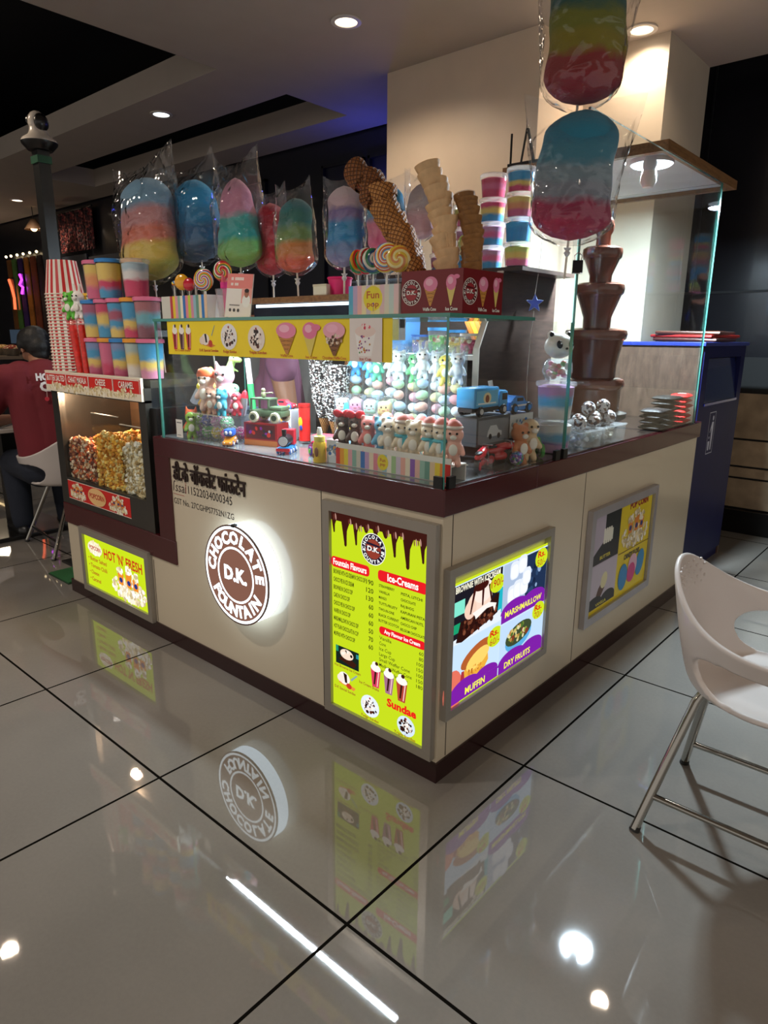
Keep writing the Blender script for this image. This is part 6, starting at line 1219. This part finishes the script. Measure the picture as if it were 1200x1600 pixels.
# ================================================================== WHITE SHELL CHAIRS
WHP = M('white moulded plastic', '#c9c0bb', .32, var=.02, coat=.3); CHR = M('chrome tube', '#a8a49c', .12, metal=1., var=.04)
def make_chair():
    t = thing('shell_chair', 'white moulded plastic armchair with oval side openings at the right edge', 'chair')
    b = MB().use(WHP); NU, NV_ = 96, 36; sg = [0.0]
    def ss(a, b_, x): x = max(0, min(1, (x-a)/(b_-a))); return x*x*(3-2*x)
    hole_c = math.radians(86)
    def P(u, v):
        th = (u-.5)*2*PI; at = abs(th)                    # th = 0 points to the back (-x)
        wall = 1-ss(math.radians(112), math.radians(150), at)
        rim = .165+.15*math.exp(-(at/math.radians(46))**2)
        if v < .45: q = v/.45; r = .205*q; z = .435-.02*(1-q*q)-.02*wall*0; o = 0
        else:
            q = (v-.45)/.55; r = .205+(.052*q**.7)*wall+.012*(1-wall)*q; z = .435+rim*q**1.15*wall-.03*(1-wall)*q
        return (-r*math.cos(th)*1.03-.02*(max(0, v-.45)/.55)*wall*math.exp(-(at/.9)**2), r*math.sin(th), z)
    V = []
    def hole(u, v):
        th = (u-.5)*2*PI; q = (v-.45)/.55
        return ((abs(th)-hole_c)/math.radians(40))**2+((q-.40)/.36)**2
    pts = [[None]*(NV_+1) for _ in range(NU)]
    for i in range(NU):
        for j in range(NV_+1):
            u, v = i/NU, j/NV_
            h = hole(u, v)
            if .72 < h < 1.38 and v > .45:            # pull neighbours on to the oval's edge
                th = (u-.5)*2*PI; q = (v-.45)/.55; s = 1/math.sqrt(h); sg_ = 1 if th >= 0 else -1
                th = sg_*(hole_c+(abs(th)-hole_c)*s); q = .40+(q-.40)*s; u, v = th/(2*PI)+.5, .45+.55*q
            pts[i][j] = b.bm.verts.new(P(u, v))
    for i in range(NU):
        for j in range(NV_):
            if hole((i+.5)/NU, (j+.5)/NV_) < 1.0 and (j+.5)/NV_ > .45: continue
            f = b.bm.faces.new((pts[i][j], pts[(i+1) % NU][j], pts[(i+1) % NU][j+1], pts[i][j+1])); f.material_index = 0
    bmesh.ops.remove_doubles(b.bm, verts=b.bm.verts, dist=1e-5)
    o = b.build('seat_shell', t)
    m = o.modifiers.new('sm', 'SMOOTH'); m.iterations = 3; m.factor = .4
    m = o.modifiers.new('sol', 'SOLIDIFY'); m.thickness = .015; m.offset = 0; m = o.modifiers.new('sub', 'SUBSURF'); m.levels = 1; m.render_levels = 1
    b = MB().use(WHP)
    for k in range(6):
        for j in range(5):
            th = (k-2.5)*.13+(.06 if j % 2 else 0); z = .655+.016*j; r = .247+.008*(j/4); b.ball((-r*math.cos(th)*1.03-.008, r*math.sin(th), z), (.0045, .0045, .0045), None, 6, 4)
    b.build('grip_dots', t)
    for sx in (-1, 1):
        for sy in (-1, 1):
            b = MB().use(CHR); b.tube([(sx*.12, sy*.02, .418), (sx*.165, sy*.035, .405), (sx*.185, sy*.06, .36), (sx*.26, sy*.205, .006)], .0125, 12); b.build('leg', t)
            b = MB().use(M('black foot', '#1c1a18', .5)); b.cyl((sx*.26, sy*.205, 0), (sx*.2575, sy*.2, .014), .0145, .0135, 12); b.build('foot', t)
    for sy, z in ((-1, .10), (1, .10)):
        f = (.36-z)/.354; x = .185+.075*f; y = .06+.145*f; b = MB().use(CHR); b.cyl((-x, sy*y, z), (x, sy*y, z), .009); b.build('stretcher', t)
    b = MB().use(CHR); b.tube([(-.14, -.02, .41), (-.14, .02, .41)], .012, 8); b.tube([(.14, -.02, .41), (.14, .02, .41)], .012, 8); b.tube([(-.14, 0, .41), (.14, 0, .41)], .010, 8); b.build('under_frame', t)
    return t
chair = make_chair(); chair.location = (.795, .405, 0); chair['group'] = 'white shell chairs'
c2 = copy_tree(chair); c2.location = (-3.20, .37, 0); c2.rotation_euler = (0, 0, PI-.1); c2['label'] = 'white plastic armchair the seated person in the red shirt sits on'
c3 = copy_tree(chair); c3.location = (-4.55, .30, 0); c3.rotation_euler = (0, 0, .1); c3['label'] = 'white plastic armchair across the table at the far left edge'
# table
t = thing('cafe_table', 'pale square cafe table with a black pedestal at the left edge', 'table', (-3.82, .27, 0))
b = MB().use(M('grey laminate top', '#b8b0a6', .3, coat=.3)); b.box((-.36, -.36, .715), (.36, .36, .74), bev=.004); b.build('tabletop', t, False)
b = MB().use(BLKM); b.box((-.05, -.05, .03), (.05, .05, .715)); b.box((-.15, -.15, .70), (.15, .15, .715)); b.build('pedestal', t, False)
b = MB().use(BLKM); b.box((-.27, -.27, 0), (.27, .27, .03), bev=.006); b.build('base_plate', t, False)

# ================================================================== PEOPLE
SKIN = M('brown skin', '#9a6a50', .5, var=.05, sss=.15); HAIR = M('black hair', '#0c0a0a', .5, bump=.5, bs=150)
def hand(w, d, n, side, curl=.6, s=1.):
    """palm and five fingers: w wrist, d direction, n palm normal, side = thumb side vector"""
    w, d, n, side = Vector(w), Vector(d).normalized(), Vector(n).normalized(), Vector(side).normalized(); L = []
    pc = w+d*.045*s
    for k in (-1.5, -.5, .5, 1.5): L.append((w+d*.012*s+side*k*.010*s, .015*s, w+d*.08*s+side*k*.018*s, .0115*s))
    for k, ln in ((-1.5, .055), (-.5, .07), (.5, .078), (1.5, .07)):
        p = w+d*.082*s+side*k*.019*s; a = curl*.5
        q = p+(d*math.cos(a)+n*math.sin(a))*ln*.5*s; r = q+(d*math.cos(a*2.2)+n*math.sin(a*2.2))*ln*.32*s; e = r+(d*math.cos(a*3)+n*math.sin(a*3))*ln*.24*s
        L += [(p, .0095*s, q, .0085*s), (q, .0085*s, r, .0078*s), (r, .0078*s, e, .0065*s)]
    p = w+d*.025*s+side*.028*s; q = p+(d*.6+side*.75+n*.3).normalized()*.038*s; r = q+(d*.95+side*.25+n*.3).normalized()*.032*s
    L += [(p, .013*s, q, .011*s), (q, .0105*s, r, .0085*s)]; return L
def head(c, f, s=1.):
    c, f = Vector(c), Vector(f).normalized(); up = Vector((0, 0, 1)); l = up.cross(f).normalized(); u = f.cross(l)
    def at(a, b_, d_): return c+(f*a+l*b_+u*d_)*s
    L = [(at(-.012, 0, .03), .078*s, at(.018, 0, .028), .072*s), (at(.02, 0, -.02), .062*s, at(.045, 0, -.072), .034*s), (at(.082, 0, -.004), .012*s, at(.098, 0, -.026), .013*s), (at(.075, 0, .02), .016*s, at(.082, 0, .0), .011*s)]
    for k in (-1, 1): L += [(at(-.002, k*.076, .005), .013*s, at(-.006, k*.08, -.022), .010*s), (at(.055, k*.035, .018), .02*s, at(.05, k*.042, -.03), .022*s)]
    L += [(at(.082, -.018, -.055), .007*s, at(.082, .018, -.055), .007*s)]; return L, at
def face_bits(t, at, s):
    b = MB().use(M('eye white', '#f4f4f2', .2))
    for k in (-1, 1): b.ball(at(.072, k*.032, .008), .012*s, None, 10, 8)
    b.use(M('eye black', '#120e10', .2))
    for k in (-1, 1): b.ball(at(.0805, k*.032, .008), .0055*s, None, 8, 6)
    b.use(HAIR)
    for k in (-1, 1): b.tube([at(.084, k*.014, .030), at(.084, k*.032, .036), at(.07, k*.052, .028)], .0042*s, 6)
    b.build('eyes_and_brows', t)
# vendor behind the glass, side-on, looking down the counter
t = thing('person', 'person in a plum T-shirt standing side-on behind the display case', 'person', (-1.50, .70, 0), -2.265)
S = .88
H_, at = head((.05, 0, 1.37), (1, 0, -.25), S)
bd = H_+[((.0, 0, 1.22), .05, (.03, 0, 1.31), .046), ((0, 0, 1.16), .075, (0, 0, .86), .085)]
for k in (-1, 1):
    el = (-.035, k*.225, .985); wr = ((.03, .225, .785) if k > 0 else (.20, -.18, .93))
    bd += [((0, k*.165, 1.19), .058, el, .043), (el, .043, wr, .029)]
    bd += hand(wr, (.25, 0, -.95) if k > 0 else (.9, .2, 0), (.3, -k*.9, -.2), (.7, 0, .5), .5, .9)
    bd += [((0, k*.085, .80), .095, (.01, k*.09, .43), .06), ((.01, k*.09, .43), .06, (-.02, k*.09, .09), .04), ((-.03, k*.09, .05), .04, (.13, k*.10, .03), .03)]
put(blob_mesh('body', bd, [SKIN], .0065, 3), 'body', t); face_bits(t, at, S)
sh = [((0, 0, 1.19), .095, (0, 0, .90), .135), ((-.005, .10, 1.19), .075, (0, .05, .88), .115), ((-.005, -.10, 1.19), .075, (0, -.05, .88), .115), ((.04, 0, 1.05), .10, (.07, 0, .93), .122)]
for k in (-1, 1): sh += [((0, k*.165, 1.195), .072, (-.012, k*.195, 1.155), .062)]
put(blob_mesh('t_shirt', sh, [M('plum cotton', '#7c4a66', .8, bump=.3, bs=25)], .010, 2), 't_shirt', t)
tr = []
for k in (-1, 1): tr += [((0, k*.07, .80), .115, (.01, k*.092, .43), .075), ((.01, k*.092, .43), .075, (-.02, k*.092, .10), .06)]
put(blob_mesh('trousers', tr, [M('dark trousers', '#17161c', .7)], .012, 2), 'trousers', t)
hr = [(at(-.02, 0, .045), .080*S, at(.012, 0, .055), .07*S), (at(-.045, 0, -.01), .055*S, at(-.04, 0, -.04), .045*S)]
put(blob_mesh('hair', hr, [HAIR], .006, 2), 'hair', t)
sho = []
for k in (-1, 1): sho += [((-.04, k*.09, .045), .046, (.14, k*.1, .036), .036)]
[put(blob_mesh('shoe', [q], [BLKM], .008, 2), 'shoe', t) for q in sho]
# seated customer, back to us
t = thing('person', 'person in a dark red T-shirt seated with back turned, leaning on the cafe table', 'person', (-3.24, .33, 0), PI-.12)
H_, at = head((.155, 0, 1.225), (1, .15, -.45), 1.)
bd = H_+[((.06, 0, 1.10), .06, (.12, 0, 1.17), .055), ((0, 0, .55), .13, (.05, 0, 1.0), .13)]
for k in (-1, 1):
    el = (.24, k*.30, .785); wr = (.44, k*.13, .775)
    bd += [((.06, k*.195, 1.06), .062, el, .047), (el, .046, wr, .032)]+hand(wr, (.9, -k*.4, 0), (0, 0, -1), (.3, -k*.9, 0), .25)
    bd += [((0, k*.10, .52), .10, (.40, k*.14, .50), .068), ((.40, k*.14, .50), .068, (.36, k*.14, .09), .042), ((.34, k*.14, .05), .042, (.53, k*.16, .035), .033)]
put(blob_mesh('body', bd, [SKIN], .0075, 3), 'body', t); face_bits(t, at, 1.)
sh = [((0, 0, .54), .135, (.05, 0, 1.03), .14), ((0, .08, .56), .12, (.055, .12, 1.06), .10), ((0, -.08, .56), .12, (.055, -.12, 1.06), .10)]
for k in (-1, 1): sh += [((.06, k*.20, 1.06), .082, (.165, k*.265, .90), .074)]
put(blob_mesh('t_shirt', sh, [M('dark red cotton', '#6a1420', .8, bump=.3, bs=25)], .011, 2), 't_shirt', t)
tr = []
for k in (-1, 1): tr += [((.0, k*.085, .515), .125, (.40, k*.14, .50), .086), ((.40, k*.14, .50), .086, (.36, k*.14, .11), .066)]
put(blob_mesh('jeans', tr, [M('dark denim', '#1c2230', .8)], .012, 2), 'jeans', t)
hr = [(at(-.03, 0, .04), .092, at(.02, 0, .065), .080), (at(-.055, 0, -.01), .07, at(-.05, 0, -.055), .052), (at(0, .05, .03), .05, at(0, -.05, .03), .05)]
put(blob_mesh('hair', hr, [HAIR], .007, 2), 'hair', t)
sho = []
for k in (-1, 1): sho += [((.33, k*.14, .048), .05, (.54, k*.16, .042), .042)]
[put(blob_mesh('shoe', [q], [BLKM], .009, 2), 'shoe', t) for q in sho]
a = Art(inkf('tee')); a.text('HOU', 0, .05, .038, '#e8e0dc', w=.105, bold=.06); a.text('CA', .015, -.012, .05, '#e8e0dc', w=.10, bold=.06); a.ell(.045, -.06, .013, .013, '#c82838'); a.ell(.085, -.05, .013, .013, '#c82838')
for x in (.047, .086): a.poly([(x-.002, -.05), (x+.002, -.05), (x+.004, -.015), (x, -.015)], '#c8a0a0')
a.build('shirt_lettering', t, False, loc=(-.114, .085, 1.0), rot=(-.11, 0, -PI/2))

# ================================================================== CAMERA POST AND BACKGROUND ON THE LEFT
t = thing('camera_post', 'black metal post rising behind the striped cups', 'post', (-2.80, .25, 0))
b = MB().use(M('post black', '#17191a', .4)); b.box((-.035, -.03, .012), (.035, .03, 2.22)); b.build('post', t, False); b = MB().use(M('post base', '#101010', .4)); b.box((-.1, -.09, 0), (.1, .09, .012)); b.build('foot_plate', t, False); b = MB().use(M('green tape', '#12543a', .5)); b.box((-.041, -.036, 2.16), (.041, .036, 2.195)); b.build('tape', t, False)
t = thing('security_camera', 'white and black domed security camera on top of the black post', 'camera', (-2.80, .25, 2.2205), -1.0)
WCM = M('camera white', '#e6ddd2', .3, coat=.4)
b = MB().use(BLKM); b.lathe([(0, 0), (.06, .002), (.085, .03), (.088, .04), (0, .04)], 28, cap=False); b.build('base', t)
b = MB().use(WCM); b.lathe([(.088, .04), (.08, .055), (.05, .075), (.042, .095), (.04, .11)], 28, cap=False); b.build('body', t)
b = MB().use(WCM); b.ball((0, .0, .135), (.048, .045, .052)); b.build('head', t); b = MB().use(BLKM); b.lathe([(.026, .040), (.024, .047), (.012, .05), (0, .05)], 20, (0, 0, .14), (0, -1, .1), cap=False); b.ball((.012, .03, .13), (.045, .03, .042)); b.build('lens', t)
b = MB().use(M('aerial', '#d8c8b0', .4)); b.tube([(-.07, -.02, .035), (-.115, -.03, .12)], [.008, .006], 8); b.build('aerial', t)
# far stall: coloured hanging strips, sequin curtains, bluish boards, pendant lamps, food counter
y0 = 2.635
for i, (x0, x1, c, e) in enumerate(((-9.55, -9.42, '#5a3a1c', None), (-9.38, -9.25, '#3a5a2c', None), (-9.18, -9.04, '#2c1a4a', None), (-8.98, -8.84, '#7a4a1c', None), (-8.78, -8.62, '#5c2c1c', None), (-8.56, -8.42, '#2a1c1c', None))):
    t = thing('hanging_banner', '%s glossy coloured strip hanging on the far left wall' % SP[i] if i < 5 else 'dark end strip hanging on the far left wall', 'banner', ((x0+x1)/2, y0-.03, 1.25), 0, 'hanging strips of the far stall'); b = MB().use(M('strip '+c, c, .25, var=.4, vs=4, coat=.4)); b.box((-(x1-x0)/2, -.008, 0), ((x1-x0)/2, .008, 1.06)); b.build('sheet', t, False); b = MB().use(LIT('tiny bulb', '#ffe2b0', 3)); b.ball((0, -.03, 1.1), .018, None, 8, 6); b.build('bulb', t)
t = thing('neon_sign', 'small magenta neon squiggle on the far left strips', 'neon sign', (-9.1, y0-.06, 1.85)); b = MB().use(LIT('neon magenta', '#c83af0', 3)); b.tube([(0, 0, .25), (.05, 0, .18), (-.04, 0, .12), (.06, 0, .08), (.0, 0, .0)], .018, 8); b.build('tube', t); b = MB().use(BLKM); b.box((-.05, .01, -.02), (.07, .03, .27)); b.build('backing', t, False)
t = thing('neon_sign', 'orange and green neon stroke on the far left strips', 'neon sign', (-9.42, y0-.06, 1.75)); b = MB().use(LIT('neon orange', '#f0603a', 2)); b.tube([(-.06, 0, .3), (.0, 0, .2), (.05, 0, .05), (.03, 0, -.1)], .02, 8); b.build('tube', t); b = MB().use(BLKM); b.box((-.06, .01, -.1), (.07, .03, .32)); b.build('backing', t, False)
for i, x in enumerate((-7.72, -7.5, -7.28, -7.06)):
    t = thing('sequin_curtain', 'dark red sequin curtain panel under the far ceiling, %s' % SP[min(i, 1) if i < 2 else (2 if i == 2 else 4)], 'curtain', (x, y0-.04, 2.28), 0, 'sequin curtain panels'); b = MB().use(KERNELS('sequins', ['#4a1418', '#7a2a2c', '#240c12', '#a85a50', '#3a1016'], 40)); b.grid(lambda u, v: ((u-.5)*.2, .012*math.sin(u*19), v*.46), 14, 8); b.build('curtain', t); b = MB().use(BLKM); b.cyl((-.11, 0, .46), (.11, 0, .46), .012); b.build('rail', t)
for i, (x0, x1, z0, z1) in enumerate(((-7.85, -7.2, 1.35, 2.24), (-7.15, -6.4, 1.3, 2.2))):
    t = thing('wall_board', 'slate blue wall board behind the cups, %s one' % ('left', 'right')[i], 'board', ((x0+x1)/2, y0-.02, z0), 0, 'slate wall boards'); b = MB().use(M('slate board', '#2f3542', .5)); b.box((-(x1-x0)/2, -.012, 0), ((x1-x0)/2, .012, z1-z0)); b.build('board', t, False); b = MB().use(M('board edge', '#1c2028', .5)); b.box((-(x1-x0)/2, -.02, -.03), ((x1-x0)/2, .012, 0)); b.build('edge', t, False)
for i, (x, z) in enumerate(((-7.95, 2.54), (-7.55, 2.5))):
    t = thing('pendant_lamp', 'small %s pendant lamp glowing under the far ceiling' % ('left', 'right')[i], 'lamp', (x, 2.35, z), 0, 'far pendant lamps'); b = MB().use(M('shade brown', '#5a4432', .5)); b.lathe([(.03, .12), (.11, .0), (.105, .0), (.028, .11)], 18, cap=False); b.build('lamp_shade', t); b = MB().use(LIT('pendant glow', '#ffd090', 5)); b.ball((0, 0, .02), .04, None, 10, 8); b.build('bulb', t); b = MB().use(BLKM); b.cyl((0, 0, .11), (0, 0, CEIL-z), .005); b.build('cord', t)
t = thing('food_counter', 'dark food counter with a lit top at the far left edge', 'counter', (-9.1, 2.2, 0)); b = MB().use(M('counter dark', '#2a2220', .4)); b.box((-.6, -.3, 0), (.7, .35, 1.0)); b.build('body', t, False); b = MB().use(M('counter top', '#8a7a6a', .3)); b.box((-.63, -.33, 1.0), (.73, .38, 1.04)); b.build('worktop', t, False); b = MB().use(LIT('counter strip', '#ffdca0', 2.5)); b.box((-.6, -.335, .93), (.7, -.332, .96)); b.build('light_strip', t, False)
lamp('stall_light', 'POINT', (-9.0, 1.9, 1.7), 6, (1, .8, .55), .1)
for i, (x, c, s_) in enumerate(((-9.45, '#c8a060', 'tan'), (-9.15, '#d83a2c', 'red'), (-8.85, '#b89050', 'ochre'), (-8.55, '#a83a2c', 'dark red'))):
    t = thing('food_bowl', '%s heaped food bowl on the far counter' % s_, 'bowl', (x, 2.15, 1.0405), 0, 'food bowls on the far counter'); b = MB().use(M('bowl steel', '#8a8680', .3, metal=.7)); b.lathe([(0, 0), (.07, 0), (.12, .09), (.115, .09), (.065, .008), (0, .008)], 20, cap=False); b.build('bowl', t); b = MB().use(KERNELS('food '+c, [c, '#e8d0a0', c], 50)); b.ball((0, 0, .08), (.11, .11, .06)); b.build('food', t)
t = thing('monitor', 'small monitor on a stand at the far counter', 'monitor', (-9.0, 2.4, 1.0405), .3); b = MB().use(BLKM); b.box((-.12, -.01, .14), (.12, .015, .34)); b.build('screen_case', t, False); b = MB().use(LIT('screen dim', '#3a4654', .6)); b.box((-.11, -.0115, .15), (.11, -.0105, .33)); b.build('screen', t, False); b = MB().use(BLKM); b.cyl((0, .0, 0), (0, 0, .14), .015); b.lathe([(0, 0), (.07, 0), (.07, .01), (0, .01)], 16, cap=False); b.build('stand', t)
t = thing('green_mat', 'small green mat on the tiles at the left end of the kiosk', 'mat', (-2.62, .12, 0)); b = MB().use(M('green pile', '#1f5a2c', .9, bump=.6, bs=200)); b.box((-.12, -.1, .0005), (.12, .12, .012), bev=.004); b.build('pile', t, False); b = MB().use(M('mat edge', '#143a1e', .8)); b.box((-.125, -.105, .0003), (.125, .125, .006)); b.build('edge', t, False)
